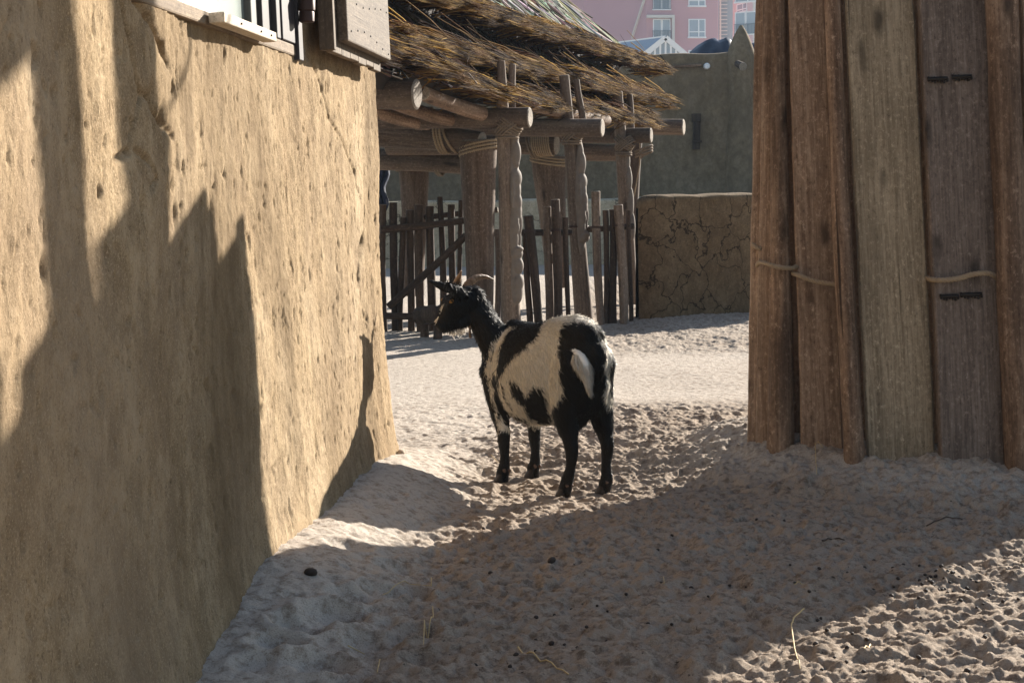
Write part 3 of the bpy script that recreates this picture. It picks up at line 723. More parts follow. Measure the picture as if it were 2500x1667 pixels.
# ------------------------------------------------------------------ thatched shelter
shelter = thing('thatched_shelter', 'open shelter with ragged brushwood thatch on lashed logs and carved posts', 'shelter', (0.1, 13, 0))
ED = Vector((0.31, 1, 0)).normalized()                    # along the eave
EO = Vector((0.955, -0.296, 0)).normalized()              # outwards, square to the eave
def eave(y, q, h): return Vector((0.10 + 0.31 * (y - 12), y, h)) - EO * q
def course(name, y0, y1, q, h, n, seed, ln=(0.20, 0.42), pitch=0.75, spread=0.10, droop=0.14, thick=0.10, cols=None):
    r = np.random.default_rng(seed); nt = n // 16
    # tufts share a direction and reach; a tuft fans out a little at its tip
    ty_ = r.uniform(y0, y1, nt); tu = r.uniform(0, 1, nt); tq = r.normal(0, .045, nt); th = r.normal(0, .020, nt); ta = r.normal(0, spread * 1.5, nt); tl = r.normal(0, .09, nt); tc = r.integers(0, 7, nt)
    k = r.integers(0, nt, n)
    y = ty_[k] + r.normal(0, .018, n)
    bund = fbm(y * 1.6, y * 0 + seed, seed, 3) * 0.34 + (np.floor(y * 1.35 + seed * .3) % 2) * 0.05
    up = np.clip(tu[k] + r.normal(0, .05, n), 0, 1)
    tipq = q + bund * 0.35 + up * 0.10 + tq[k] + r.normal(0, 0.018, n)
    tiph = h + bund * 0.14 + up * thick * 2.0 + th[k] + r.normal(0, 0.010, n)
    tiph = tiph + .15 * (1 - sstep(9.6, 12.3, y)) * (h < 1.8)
    L = r.uniform(*ln, n)
    base = np.stack([0.10 + 0.31 * (y - 12), y, np.zeros(n)], -1)
    eo = np.array(EO); ed = np.array(ED)
    tip = base - eo * tipq[:, None]; tip[:, 2] = tiph
    ang = ta[k] + r.normal(0, .12, n); lift = tl[k] + r.normal(0, 0.07, n); stray = r.random(n) < .03; lift[stray] += r.normal(0, .3, stray.sum()); ang[stray] += r.normal(0, .4, stray.sum())
    root = tip - (eo * np.cos(ang)[:, None] + ed * np.sin(ang)[:, None]) * L[:, None]
    root[:, 2] += L * (0.20 + lift)
    mid = (root + tip) / 2; mid[:, 2] += droop * L * 0.35
    C = np.array(cols or [(.042, .023, .014), (.082, .044, .021), (.14, .072, .028), (.25, .14, .042), (.09, .06, .043), (.11, .042, .017), (.20, .12, .045)])
    col = C[tc[k]] * r.uniform(.6, 1.3, (n, 1)); gold = r.random(n) < .16; col[gold] = np.array((.50, .32, .085)) * r.uniform(.7, 1.2, (gold.sum(), 1))
    w = r.uniform(.005, .013, n)
    return strands(name, root, mid, tip, w, col, 'straw', shelter)
def stick_layer(name, y0, y1, q0, h0, q1, h1, n, seed, cols, w=(.010, .02), skew=0.10, tmax=9):
    r = np.random.default_rng(seed); mbv = []
    mb = MB()
    for i in range(n):
        y = r.uniform(y0, y1); t0 = r.uniform(-0.1, .75); t1 = min(tmax, t0 + r.uniform(.5, .95))
        pts = []; sk = r.normal(0, skew); bend = r.normal(0, .02); lf = r.uniform(0, .05)
        for k in range(6):
            t = lerp(t1, t0, k / 5); p = eave(y + sk * (k - 2.5), lerp(q0, q1, t), lerp(h0, h1, t) + lf)
            p = p + ED * bend * math.sin(k * 1.9 + i) + Vector((0, 0, 1)) * (0.018 * math.sin(k * 1.3 + i * 2.1)); pts.append(p)
        c = cols[int(r.integers(len(cols)))]; c = tuple(float(x * r.uniform(.7, 1.25)) for x in c)
        ww = r.uniform(*w) / 2
        tube(mb, pts, [ww, ww, ww * .95, ww * .9, ww * .8, ww * .55], 6, 0, True, 0, i, False, c)
    return mb.build(name, 'stick', shelter)
DK_SHADE = [(.040, .031, .026), (.058, .046, .039), (.026, .021, .018), (.085, .068, .058), (.045, .030, .022)]  # stick colours darkened to stand for shade under the overhanging fringe
LT_SUN = [(.46, .42, .34), (.55, .51, .42), (.32, .29, .23), (.64, .60, .50), (.10, .085, .065), (.05, .042, .034)]  # stick colours whitened to stand for sun on the top slope
# a dark slab added to stop light leaking through the thatch, following the slope
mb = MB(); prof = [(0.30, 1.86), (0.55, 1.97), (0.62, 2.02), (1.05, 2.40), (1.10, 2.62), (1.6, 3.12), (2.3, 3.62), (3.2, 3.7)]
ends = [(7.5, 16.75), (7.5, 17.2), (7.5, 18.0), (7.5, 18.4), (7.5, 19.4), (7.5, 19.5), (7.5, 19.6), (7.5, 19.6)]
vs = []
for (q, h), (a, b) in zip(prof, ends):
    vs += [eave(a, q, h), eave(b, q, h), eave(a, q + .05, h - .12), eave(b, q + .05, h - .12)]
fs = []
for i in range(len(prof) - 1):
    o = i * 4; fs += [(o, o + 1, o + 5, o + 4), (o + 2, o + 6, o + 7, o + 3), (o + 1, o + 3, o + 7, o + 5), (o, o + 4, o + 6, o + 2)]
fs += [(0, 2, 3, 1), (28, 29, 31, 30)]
mb.add(vs, fs); mb.build('roof_light_block', 'light_block', shelter, False)
stick_layer('brushwood', 8.2, 16.9, 0.16, 1.80, 0.56, 2.00, 640, 11, DK_SHADE, tmax=1.0)
stick_layer('brushwood', 8.2, 18.2, 0.52, 2.02, 1.04, 2.46, 900, 12, DK_SHADE, tmax=1.0)
stick_layer('ridge_sticks', 10.0, 19.7, 1.00, 2.62, 2.30, 3.70, 1300, 13, LT_SUN, (.016, .034), 0.13, tmax=1.05)
course('thatch_fringe', 8.0, 17.0, 0.00, 1.72, 9000, 21, thick=.052)
course('thatch_fringe', 8.0, 18.6, 0.17, 2.01, 10500, 22, thick=.050)
course('thatch_fringe', 8.5, 20.0, 0.54, 2.47, 12500, 23, thick=.060)

def wlog(name, p0, p1, ra, rb, mat='beam', seed=1, **kw): return log(name, p0, p1, ra, rb, mat, shelter, seed=seed, **kw)
def purlin(px, py, d, r, ln, seed, mat='beam'):
    e = at(px, py, d); return wlog('beam', e, e - EO * ln + Vector((0, 0, .02)), r, r * .97, mat, seed)
purlin(1018, 229, 10.3, .098, 2.0, 1)
purlin(1293, 291, 11.9, .074, 2.3, 2)
purlin(1470, 308, 13.35, .074, 2.4, 3)
purlin(1590, 331, 15.6, .072, 2.4, 4)
purlin(1668, 312, 17.4, .085, 2.6, 5)
purlin(1358, 356, 14.6, .095, 1.6, 6)
e = at(1178, 348, 12.5); wlog('beam', e, at(900, 318, 12.9), .082, .125, 'beam', 7)
wlog('beam', at(900, 393, 15.2), at(1150, 398, 15.0), .10, .09, 'beam', 8)
wlog('beam', at(1395, 368, 16.2), at(1560, 372, 16.6), .085, .08, 'beam', 9)
wlog('rafter', at(1035, 230, 10.9), at(1172, 278, 11.9), .05, .055, 'bark_log', 10)
wlog('rafter', at(960, 255, 11.2), at(1110, 292, 12.1), .05, .05, 'bark_log', 11)
wlog('rafter', at(900, 270, 11.3), at(1040, 300, 12.3), .045, .05, 'bark_log', 12)
wlog('rafter', at(1290, 262, 12.8), at(1480, 290, 14.6), .05, .05, 'bark_log', 13)
# thick trunk posts
def flare(t): return 1 + 0.30 * t ** 2.2
wlog('trunk_post', at(1171, 800, 12.55), at(1170, 345, 12.55), .098, .115, 'trunk', 14, prof=flare, seg=24, bend=.01)
wlog('trunk_post', at(1012, 720, 15.4), at(1008, 395, 15.4), .10, .115, 'trunk', 15, prof=flare, seg=20, bend=.01)
wlog('trunk_post', at(1358, 700, 15.0), at(1342, 385, 15.0), .10, .13, 'trunk', 16, prof=flare, seg=20, bend=.01)
wlog('trunk_post', at(1536, 640, 16.2), at(1548, 345, 16.2), .085, .08, 'trunk', 17, seg=16, bend=.01)

def carving(post, top_px, top_py, bot_px, bot_py, d, seed, plan):
    """a human figure cut in relief on the sunward side of a post"""
    bm = bmesh.new(); A = at(top_px, top_py, d); B = at(bot_px, bot_py, d); ax = (B - A)
    out = Vector((0.83, -0.55, 0)).normalized(); sd = Vector((0.55, 0.83, 0)).normalized()
    def ell(t, o, rz, ro, rs, s=0.0):
        m = Matrix.Translation(A + ax * t + out * (o * .62) + sd * s) @ Matrix(((out.x, sd.x, 0, 0), (out.y, sd.y, 0, 0), (0, 0, 1, 0), (0, 0, 0, 1))) @ Matrix.Diagonal((ro * .86, rs, rz, 1))
        bmesh.ops.create_uvsphere(bm, u_segments=16, v_segments=12, radius=1.0, matrix=m)
    for e in plan: ell(*e)
    me = bpy.data.meshes.new('tmp'); bm.to_mesh(me); bm.free()
    o = bpy.data.objects.new('tmp', me); COL.objects.link(o)
    r = o.modifiers.new('r', 'REMESH'); r.mode = 'VOXEL'; r.voxel_size = 0.006
    s = o.modifiers.new('s', 'SMOOTH'); s.iterations = 2
    dg = bpy.context.evaluated_depsgraph_get(); me2 = bpy.data.meshes.new_from_object(o.evaluated_get(dg))
    bpy.data.objects.remove(o); me2.name = 'carving'; me2.materials.clear()
    return link('carving', me2, 'carved', post)
FIG = [(.30, -.016, .40, .034, .060), (.62, -.016, .30, .034, .060), (.02, .012, .10, .032, .042), (.10, .026, .095, .042, .046), (.11, .064, .034, .012, .010), (.082, .050, .014, .016, .036), (.145, .052, .012, .014, .022), (.17, .036, .030, .022, .026),
       (.215, .010, .05, .026, .028), (.27, .018, .075, .042, .064), (.33, .010, .13, .034, .062), (.36, .020, .10, .036, .044), (.43, .032, .07, .036, .046), (.36, .030, .12, .018, .016, -.058), (.49, .016, .09, .042, .054),
       (.57, .022, .10, .032, .030, -.024), (.57, .018, .10, .032, .030, .026), (.60, .044, .045, .020, .022, -.020), (.68, .010, .10, .028, .026, -.020), (.68, .008, .10, .028, .026, .022), (.745, .030, .022, .042, .048), (.775, .004, .045, .052, .058)]
FIG2 = FIG + [(.92, -.014, .26, .034, .056), (.82, .014, .06, .034, .042), (.86, .034, .06, .038, .044), (.865, .068, .022, .012, .010), (.89, .054, .014, .016, .024), (.93, .010, .06, .030, .038), (.97, .024, .065, .040, .054), (1.03, .016, .09, .036, .046)]
postA = wlog('carved_post', at(1246, 800, 12.05), at(1226, 150, 11.95), .074, .042, 'post', 18, n=20, seg=20, bend=.006, prof=lambda t: 1.0 if t < .78 else 1.02 - .35 * (t - .78) / .22)
carving(postA, 1254, 338, 1262, 700, 12.0, 1, FIG2)
wlog('strut', at(1257, 300, 12.10), at(1249, 158, 12.15), .030, .026, 'post', 19)
postB = wlog('carved_post', at(1428, 806, 13.6), at(1378, 185, 13.45), .078, .042, 'post', 20, n=20, seg=20, bend=.006)
carving(postB, 1414, 372, 1428, 640, 13.5, 2, FIG)
wlog('strut', at(1424, 320, 13.65), at(1412, 195, 13.7), .030, .026, 'post', 21)
postC = wlog('carved_post', at(1545, 800, 15.7), at(1505, 225, 15.6), .08, .052, 'post', 22, n=20, seg=18, bend=.008)
carving(postC, 1528, 370, 1545, 600, 15.62, 3, [(.1, .01, .12, .03, .04), (.3, .015, .12, .035, .045), (.55, .012, .16, .036, .045), (.8, .012, .14, .034, .04), (.2, .03, .04, .02, .03), (.45, .03, .05, .02, .03)])
wlog('strut', at(1545, 330, 15.8), at(1535, 232, 15.85), .034, .03, 'post', 23)
# lashings
UP = Vector((0, 0, 1))
for (px, py, d, r) in ((1238, 305, 11.97, .078), (1395, 320, 13.48, .075), (1522, 348, 15.6, .074)):
    c = at(px, py, d)
    lash('lashing', c + EO * .01, (UP + EO * .75), r * 1.28, .0105, 4, shelter)
    lash('lashing', c + EO * .015 - UP * .02, (UP - EO * .75), r * 1.28, .0105, 4, shelter)
    lash('lashing', c - UP * .085 * d / 12, UP, r * 1.02, .0105, 2, shelter)
lash('lashing', at(1080, 335, 12.6), EO, .125, .013, 3, shelter, 'rope', (0, 0, .2))
lash('lashing', at(1100, 340, 12.6), EO, .115, .013, 1, shelter, 'rope', (0, 0, .5))
lash('lashing', at(1035, 290, 12.3), EO, .09, .010, 3, shelter, 'rope_dark', (0, 0, -.5))
lash('lashing', at(1170, 362, 12.55), UP, .150, .014, 3, shelter, 'rope', (-.22, .1, 0))
lash('lashing', at(1008, 402, 15.4), UP, .158, .014, 3, shelter, 'rope_dark', (-.16, .1, 0))
lash('lashing', at(1070, 400, 15.1), EO, .11, .013, 2, shelter, 'rope_dark', (0, 0, .2))
lash('lashing', at(1342, 390, 15.0), UP, .175, .014, 3, shelter, 'rope', (.14, -.1, 0))
lash('lashing', at(1300, 355, 14.65), EO, .112, .014, 2, shelter, 'rope_dark', (0, 0, .3))
lash('lashing', at(1326, 352, 14.6), EO, .105, .010, 9, shelter, 'rope', (0, 0, .12))
lash('lashing', at(1568, 372, 16.2), UP, .105, .014, 3, shelter, 'rope_dark', (-.4, .1, 0))
mb = MB(); rope(mb, [at(1562, 350, 16.1), at(1562, 400, 16.1), at(1555, 440, 16.1), at(1548, 480, 16.1)], .006, 20); mb.build('loose_cord', 'rope', shelter)

# ------------------------------------------------------------------ gate and fence below the shelter
gate = thing('picket_gate', 'rough stake gate with a diagonal brace, behind the goat head', 'gate', (-0.7, 12.8, 0))
def stake(parent, px0, px1, top, bx0, bx1, d, seed, bot=820, mat='picket', name='picket'):
    a = at((bx0 + bx1) / 2, bot, d); a.z = ground_z(a.x, a.y) - .05; b = at((px0 + px1) / 2, top, d)
    return log(name, a, b, (bx1 - bx0) * d / FPX / 2, (px1 - px0) * d / FPX / 2, mat, parent, 12, 12, .14, .010, seed)
for i, (x0, x1, t, b0, b1) in enumerate(((926, 944, 500, 930, 948), (950, 970, 495, 955, 973), (973, 988, 531, 974, 988), (994, 1013, 513, 994, 1012), (1015, 1035, 500, 1014, 1033), (1043, 1063, 504, 1040, 1062), (1066, 1080, 481, 1074, 1092), (1095, 1113, 500, 1096, 1113), (1116, 1128, 489, 1118, 1129))):
    stake(gate, x0, x1, t, b0, b1, 12.75 + .02 * (i % 2), 40 + i)
log('rail', at(930, 560, 12.66), at(1140, 540, 12.62), .030, .026, 'picket', gate, 14, 12, .1, .006, 61)
log('rail', at(1035, 531, 12.9), at(1215, 512, 12.85), .022, .022, 'picket', gate, 14, 12, .1, .006, 62)
log('rail', at(930, 771, 12.66), at(1078, 768, 12.6), .028, .026, 'picket', gate, 14, 12, .1, .006, 63)
log('brace', at(948, 748, 12.63), at(1140, 576, 12.6), .028, .028, 'picket', gate, 16, 12, .08, .01, 64)
fence = thing('picket_fence', 'row of uneven wooden stakes wired to a rail between the carved posts', 'fence', (0.6, 13.4, 0))
FP = ((1205, 1222, 560, 1206, 1222, 12.9), (1279, 1293, 560, 1284, 1301, 13.0), (1281, 1306, 527, 1303, 1324, 12.95), (1330, 1349, 505, 1328, 1350, 13.1), (1345, 1367, 488, 1352, 1375, 13.05), (1374, 1389, 531, 1380, 1392, 13.15), (1443, 1466, 468, 1459, 1478, 13.4), (1469, 1484, 514, 1474, 1486, 13.5), (1484, 1500, 512, 1489, 1510, 13.5), (1500, 1523, 501, 1510, 1532, 13.45), (1533, 1544, 514, 1532, 1543, 13.6))
for i, (x0, x1, t, b0, b1, d) in enumerate(FP): stake(fence, x0, x1, t, b0, b1, d, 70 + i, 800, 'picket' if i % 3 else 'post')
log('rail', at(1195, 572, 13.0), at(1395, 565, 13.2), .026, .026, 'picket', fence, 14, 12, .1, .006, 91)
log('rail', at(1420, 560, 13.5), at(1545, 553, 13.7), .026, .026, 'picket', fence, 14, 12, .1, .006, 92)
for (px, py, d, r) in ((1294, 563, 12.95, .045), (1357, 560, 13.05, .040), (1411, 552, 13.55, .085), (1455, 553, 13.4, .044), (1512, 548, 13.45, .042)):
    mb = MB()
    for k in (0, 1): tube(mb, loop_pts(at(px, py + 4 * k, d), UP, r, r, (0, .1 * k, 0)), .004, 6, 0, False, 0, 0, True)
    mb.build('wire_tie', 'iron', fence)
trough = thing('feed_trough', 'dark hollowed log trough standing by the gate at the goat muzzle', 'trough', (-0.62, 11.8, 0))
a = at(1030, 760, 12.3); b = at(1076, 752, 12.1)
mb = MB(); n = 10; prof = [(-.06, .03), (-.085, .0), (-.08, -.06), (-.04, -.10), (.04, -.10), (.08, -.06), (.085, .0), (.06, .03), (.045, .0), (.03, -.05), (-.03, -.05), (-.045, .0)]
ax = (b - a).normalized(); sx = Vector((-ax.y, ax.x, 0)).normalized(); vs = []; fs = []
for i in range(n + 1):
    for (u, v) in prof: vs.append(a.lerp(b, i / n) + sx * u + UP * (v + .004 * math.sin(i * 2 + u * 30)))
m = len(prof)
for i in range(n):
    for k in range(m): fs.append((i * m + k, i * m + (k + 1) % m, (i + 1) * m + (k + 1) % m, (i + 1) * m + k))
fs += [tuple(range(m))[::-1], tuple(n * m + k for k in range(m))]
mb.add(vs, fs); mb.build('bowl', 'picket', trough, True, 40)
for p in (a.lerp(b, .15), a.lerp(b, .85)): log('leg', Vector((p.x, p.y, ground_z(p.x, p.y) - .04)), p - UP * .06, .035, .03, 'picket', trough, 6, 10, .1, .003, 95)

# ------------------------------------------------------------------ mud walls behind
def mud_wall(name, p0, p1, top, th, mat, label, seed, roundL=0.25, res=0.03, amp=.02, cat='wall', zb=-.15):
    """a free-standing mud wall of rounded section; top(t) is its height along its length"""
    p0 = Vector(p0); p1 = Vector(p1); L = (p1 - p0).length; t_ = (p1 - p0).normalized(); nrm = Vector((t_.y, -t_.x, 0))
    ns = int(L / res) + 1; S = np.linspace(0, L, ns); nz = 46
    # section: up the front, over the top, down the back
    sec = [(-.5, k / nz) for k in range(nz)] + [(-.5 * math.cos(a), 1 + math.sin(a) * .10) for a in np.linspace(0.15, math.pi - .15, 9)] + [(.5, 1 - (k + 1) / 10) for k in range(10)]
    V = np.zeros((len(sec), ns, 3)); tops = np.array([top(s / L) for s in S])
    for i, (o, v) in enumerate(sec):
        z = zb + (tops - zb) * v if v <= 1 else tops + (v - 1) * th
        e = np.minimum(S, L - S); narrow = 1 - np.clip(1 - e / roundL, 0, 1) ** 2 * .9
        zz = np.where(e < roundL, z - np.clip(z, 0, None) * (1 - np.sqrt(np.clip(1 - (1 - e / roundL) ** 2, 0, 1))) * .10, z)
        w = th * (1 + .18 * (1 - np.clip(v, 0, 1))) * narrow
        d = amp * 2 * fbm(S * 2.2 + 40 * (o > 0), zz * 2.2, seed, 4) + amp * .6 * fbm(S * 9, zz * 9, seed + 3, 3)
        off = o * w * -1 + (d if o < 0.2 else -d)
        pos = np.array(p0)[None] + S[:, None] * np.array(t_)[None] + off[:, None] * np.array(nrm)[None]
        V[i, :, 0] = pos[:, 0]; V[i, :, 1] = pos[:, 1]; V[i, :, 2] = zz
    n, m = len(sec), ns; idx = np.arange(n * m).reshape(n, m)
    F = np.stack([idx[:-1, :-1], idx[:-1, 1:], idx[1:, 1:], idx[1:, :-1]], -1).reshape(-1, 4)
    o = mesh_np(name, V.reshape(-1, 3), F, mat); tag(o, label, cat)
    return o
p0 = at(1556, 790, 13.75); p1 = at(2150, 760, 15.3)
def top_crack(t): return 1.03 + .035 * t + .004 * math.sin(t * 23) + .003 * math.sin(t * 51)
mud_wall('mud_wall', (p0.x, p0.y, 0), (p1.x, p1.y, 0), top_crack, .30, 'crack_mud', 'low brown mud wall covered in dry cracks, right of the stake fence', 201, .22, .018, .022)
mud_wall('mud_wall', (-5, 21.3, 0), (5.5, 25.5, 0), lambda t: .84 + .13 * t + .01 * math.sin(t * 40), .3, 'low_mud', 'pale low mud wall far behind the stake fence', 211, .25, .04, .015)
# tall wall with its pointed buttress
def top_tall(t):
    x = -10 + t * 34
    return 3.36 + .03 * math.sin(x * 1.7) + .015 * math.sin(x * 5) + .02 * (x - 3)
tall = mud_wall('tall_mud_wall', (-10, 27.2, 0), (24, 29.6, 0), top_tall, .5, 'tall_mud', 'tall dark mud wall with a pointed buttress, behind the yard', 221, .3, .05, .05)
def ty(x): return 27.2 + (x + 10) / 34 * 2.4 - .28
mb = MB(); prof = []
bx = at(1811, 60, 27.9).x
vs = []; fs = []; NZ = 40; NA = 18
for i in range(NZ + 1):
    t = i / NZ; z = -.2 + t * (3.86 + .2)
    hw = .235 if z < 3.25 else .235 * math.cos(min(1, (z - 3.25) / .62) ** .9 * math.pi / 2 * .96) ** .75
    hw = hw + .16 * (1 - t) ** 2 + .012 * math.sin(t * 17)
    for k in range(NA):
        a = 2 * math.pi * k / NA; ca, sa = math.cos(a), math.sin(a)
        wob = 1 + .10 * float(fbm(np.array([ca * 1.5 + 7]), np.array([z * 2 + sa]), 9)[0]) * 2
        vs.append((bx + ca * hw * wob, ty(bx) + .08 + sa * min(hw * 1.1, .34) * wob, z))
for i in range(NZ):
    for k in range(NA): fs.append((i * NA + k, i * NA + (k + 1) % NA, (i + 1) * NA + (k + 1) % NA, (i + 1) * NA + k))
fs.append(tuple(NZ * NA + k for k in range(NA)))
mb.add(vs, fs); mb.build('buttress', 'tall_mud', tall)
d = ty(3.0) - .12
log('spout', at(1800, 156, 27.4), at(1814, 163, 27.15), .055, .07, 'picket', tall, 4, 12, .05, 0, 5)
mb = MB(); c = at(1726, 162, ty(3.3) - .05)
tube(mb, [c + Vector((0, .06, 0)), c, c + Vector((0, -.02, 0))], [.055, .055, .045], 20)
mb.build('wall_disc', 'white_paint', tall, True, 40)  # plain round white disc on the wall
log('batten', at(1630, 164, ty(2.8) - .05), at(1712, 160, ty(3.2) - .05), .026, .026, 'bark_log', tall, 6, 8, .05, .004, 6)
mb = MB(); c = at(1701, 322, ty(3.1) - .06)
box(mb, c, (1, 0, 0), (0, 1, 0), (.03, 0, 1), .058, .03, .30); box(mb, at(1700, 288, ty(3.1) - .09), (1, 0, 0), (0, 1, 0), (0, 0, 1), .075, .04, .07)
box(mb, at(1702, 346, ty(3.1) - .1), (1, 0, 0), (0, 1, 0), (0, 0, 1), .078, .035, .02); box(mb, at(1701, 318, ty(3.1) - .1), (1, 0, 0), (0, 1, 0), (.04, 0, 1), .022, .025, .19)
o = mb.build('wooden_bolt', 'picket', tall, False); bevel_obj(o, .008)

cloth = MB(); vs = []; fs = []
for i in range(13):
    for k in range(9):
        p = at(920 + 24 * k / 8, 405 + 125 * i / 12, 20.9); p.y += .05 * math.sin(k * 1.6 + i * .3); p.x += .03 * math.sin(i * .9)
        vs.append(p)
for i in range(12):
    for k in range(8): a = i * 9 + k; fs.append((a, a + 1, a + 10, a + 9))
cloth.add(vs, fs); o = cloth.build('hanging_cloth', 'blue_cloth'); o.modifiers.new('solid', 'SOLIDIFY').thickness = .012
tag(o, 'dark blue cloth hanging behind the gate beside the house corner', 'cloth')

# ------------------------------------------------------------------ town behind
BD = 140.0
def fpt(px, py, d=BD): return at(px, py, d)
apart = thing('apartment_building', 'pink apartment block with white windows and grey balconies, above the mud wall', 'building', (14, BD, 0))
def flat(name, x0, x1, y0, y1, d, th, mat, parent):
    a = fpt(x0, y1, d); b = fpt(x1, y0, d); mb = MB()
    box(mb, ((a.x + b.x) / 2, d + th / 2, (a.z + b.z) / 2), (1, 0, 0), (0, 1, 0), (0, 0, 1), (b.x - a.x) / 2, th / 2, (b.z - a.z) / 2)
    return mb.build(name, mat, parent, False)
def quad_wall(name, pts, th, mat, parent):
    mb = MB(); n = (pts[1] - pts[0]).cross(pts[3] - pts[0]).normalized() * th
    vs = list(pts) + [p + n for p in pts]
    mb.add(vs, [(0, 1, 2, 3), (7, 6, 5, 4), (0, 4, 5, 1), (1, 5, 6, 2), (2, 6, 7, 3), (3, 7, 4, 0)]); return mb.build(name, mat, parent, False)
# main front (square to the street), oblique left front, recess and stair
a0, a1 = fpt(1578, 0), fpt(1753, 0); l0 = Vector((fpt(1578, 0).x - 5.2, BD + 4.0, 0))
def vwall(name, A, B, z0, z1, th, mat, parent):
    return quad_wall(name, [Vector((A.x, A.y, z0)), Vector((B.x, B.y, z0)), Vector((B.x, B.y, z1)), Vector((A.x, A.y, z1))], -th, mat, parent)
vwall('wall', a0, a1, 0, 26, .4, 'pink', apart)
vwall('wall', l0, a0, 0, 26, .4, 'pink', apart)
lf = Vector((l0.x - 12, l0.y + .5, 0)); vwall('wall', lf, l0, 0, 26, .4, 'pink', apart)
vwall('wall', a1, Vector((a1.x + .2, a1.y + 9, 0)), 0, 26, .4, 'pink', apart)
vwall('stair_panel', fpt(1754, 0, BD + 6), fpt(1792, 0, BD + 6), 0, 26, .3, 'slate_panel', apart)
def window_on(A, B, u0, u1, z0, z1, parent, kind='casement', proud=.06):
    """a window on the wall from A to B, between u0..u1 metres along it"""
    t = (B - A); t.z = 0; L = t.length; t.normalize(); nrm = Vector((t.y, -t.x, 0))
    def bx(mb, ua, ub, za, zb, p0, p1):
        c = Vector((A.x, A.y, 0)) + t * ((ua + ub) / 2) + nrm * ((p0 + p1) / 2); c.z = (za + zb) / 2
        box(mb, c, t, nrm, (0, 0, 1), (ub - ua) / 2, (p1 - p0) / 2, (zb - za) / 2)
    w = .09; mb = MB()
    bx(mb, u0, u1, z1 - w, z1, -.02, proud); bx(mb, u0 - .06, u1 + .06, z0 - .08, z0 + w * .6, -.02, proud + .08)
    for u in (u0, u1 - w): bx(mb, u, u + w, z0 + w * .6, z1 - w, -.02, proud)
    if kind == 'casement':
        um = lerp(u0, u1, .60); bx(mb, um - w * .6, um + w * .6, z0 + w * .6, z1 - w, -.02, proud - .004)
        zm = lerp(z0, z1, .30); bx(mb, u0 + w, um - w * .6, zm - w * .5, zm + w * .5, -.02, proud - .008); bx(mb, um + w * .6, u1 - w, zm - w * .5, zm + w * .5, -.02, proud - .008)
    else:
        um = (u0 + u1) / 2; bx(mb, um - w, um + w, z0 + w * .6, z1 - w, -.02, proud - .004)
    f = mb.build('window', 'white_paint', parent, False)
    mb = MB(); bx(mb, u0 + w * .5, u1 - w * .5, z0, z1 - w * .5, -.01, .015); mb.build('pane', 'pane_far', f, False)
    if kind == 'french':
        mb = MB(); zr = lerp(z0, z1, .46)
        bx(mb, u0 - .05, u1 + .05, zr - .04, zr, .12, .16); bx(mb, u0 - .05, u1 + .05, z0 + .02, z0 + .06, .12, .16)
        n = int((u1 - u0) / .13)
        for k in range(n + 1): u = lerp(u0, u1, k / n); bx(mb, u - .018, u + .018, z0 + .06, zr - .04, .125, .155)
        mb.build('railing', 'balcony_dark', f, False)
    return f
FLOOR = 2.66
def zpy(py, d=BD): return CAM_H - (py - HORIZON) * d / FPX
def upx(px): return (px - 1578) * BD / FPX
for k in (-1, 0, 1):
    window_on(a0, a1, upx(1680.5), upx(1722.5), zpy(92) + k * FLOOR, zpy(47) + k * FLOOR, apart)
    window_on(a0, a1, upx(1594), upx(1637), zpy(100) + (k) * FLOOR, zpy(47) + k * FLOOR, apart, 'french')
Lw = (a0 - l0).length
for k in (-1, 0, 1):
    window_on(l0, a0, Lw - 2.9, Lw - .9, zpy(100) + k * FLOOR, zpy(47) + k * FLOOR, apart, 'french' if k == 0 else 'casement')
# projecting surround of the corner balcony
mb = MB(); t = (a1 - a0).normalized()
A = Vector((a0.x, a0.y, 0))
box(mb, (a0.x + (upx(1646)) / 2, BD - .25, zpy(42)), (1, 0, 0), (0, 1, 0), (0, 0, 1), upx(1646) / 2, .25, .12)
box(mb, (a0.x + upx(1643), BD - .25, (zpy(42) + zpy(130)) / 2 - .06), (1, 0, 0), (0, 1, 0), (0, 0, 1), .11, .245, (zpy(42) - zpy(130)) / 2 - .06)
tl = (a0 - l0).normalized(); nl = Vector((tl.y, -tl.x, 0))
c = a0 - tl * 1.9 + nl * .22; c.z = zpy(42); box(mb, c, tl, nl, (0, 0, 1), 1.85, .22, .118)
mb.build('balcony_surround', 'cream', apart, False)
mb = MB()
for i in range(26): z = 9.5 + i * .33; q = fpt(1766, 0, BD + 5.7); box(mb, (q.x, q.y, z), (1, 0, 0), (0, 1, 0), (0, 0, 1), .35, .05, .03)
q = fpt(1759, 0, BD + 5.7); box(mb, (q.x, q.y, 13), (1, 0, 0), (0, 1, 0), (0, 0, 1), .06, .06, 7); mb.build('stair_ladder', 'cream', apart, False)
mb = MB(); q = fpt(1470, 0, BD + 4.2); box(mb, (q.x, q.y - .1, 13), (1, 0, 0), (0, 1, 0), (0, 0, 1), .55, .2, 12.9); mb.build('glazed_strip', 'pane_far', apart, False)
mb = MB(); box(mb, (a0.x - 2, BD + 6.5, 26.2), (1, 0, 0), (0, 1, 0), (0, 0, 1), 12, 6.0, .15); mb.build('roof', 'cream', apart, False)
wing = thing('apartment_wing', 'pale pink neighbouring block with one small slanting window, right of the pink one', 'building', (21, BD + 2, 0))
w0, w1 = fpt(1789, 0, BD + 4), fpt(1838, 0, BD); vwall('wall', w0, w1, 0, 25, .4, 'pink_pale', wing)
vwall('corner_column', w1, fpt(1860, 0, BD - .5), 0, 25, .4, 'cream', wing)
Lw2 = (w1 - w0).length; window_on(w0, w1, Lw2 * .22, Lw2 * .72, zpy(24), zpy(2), wing)
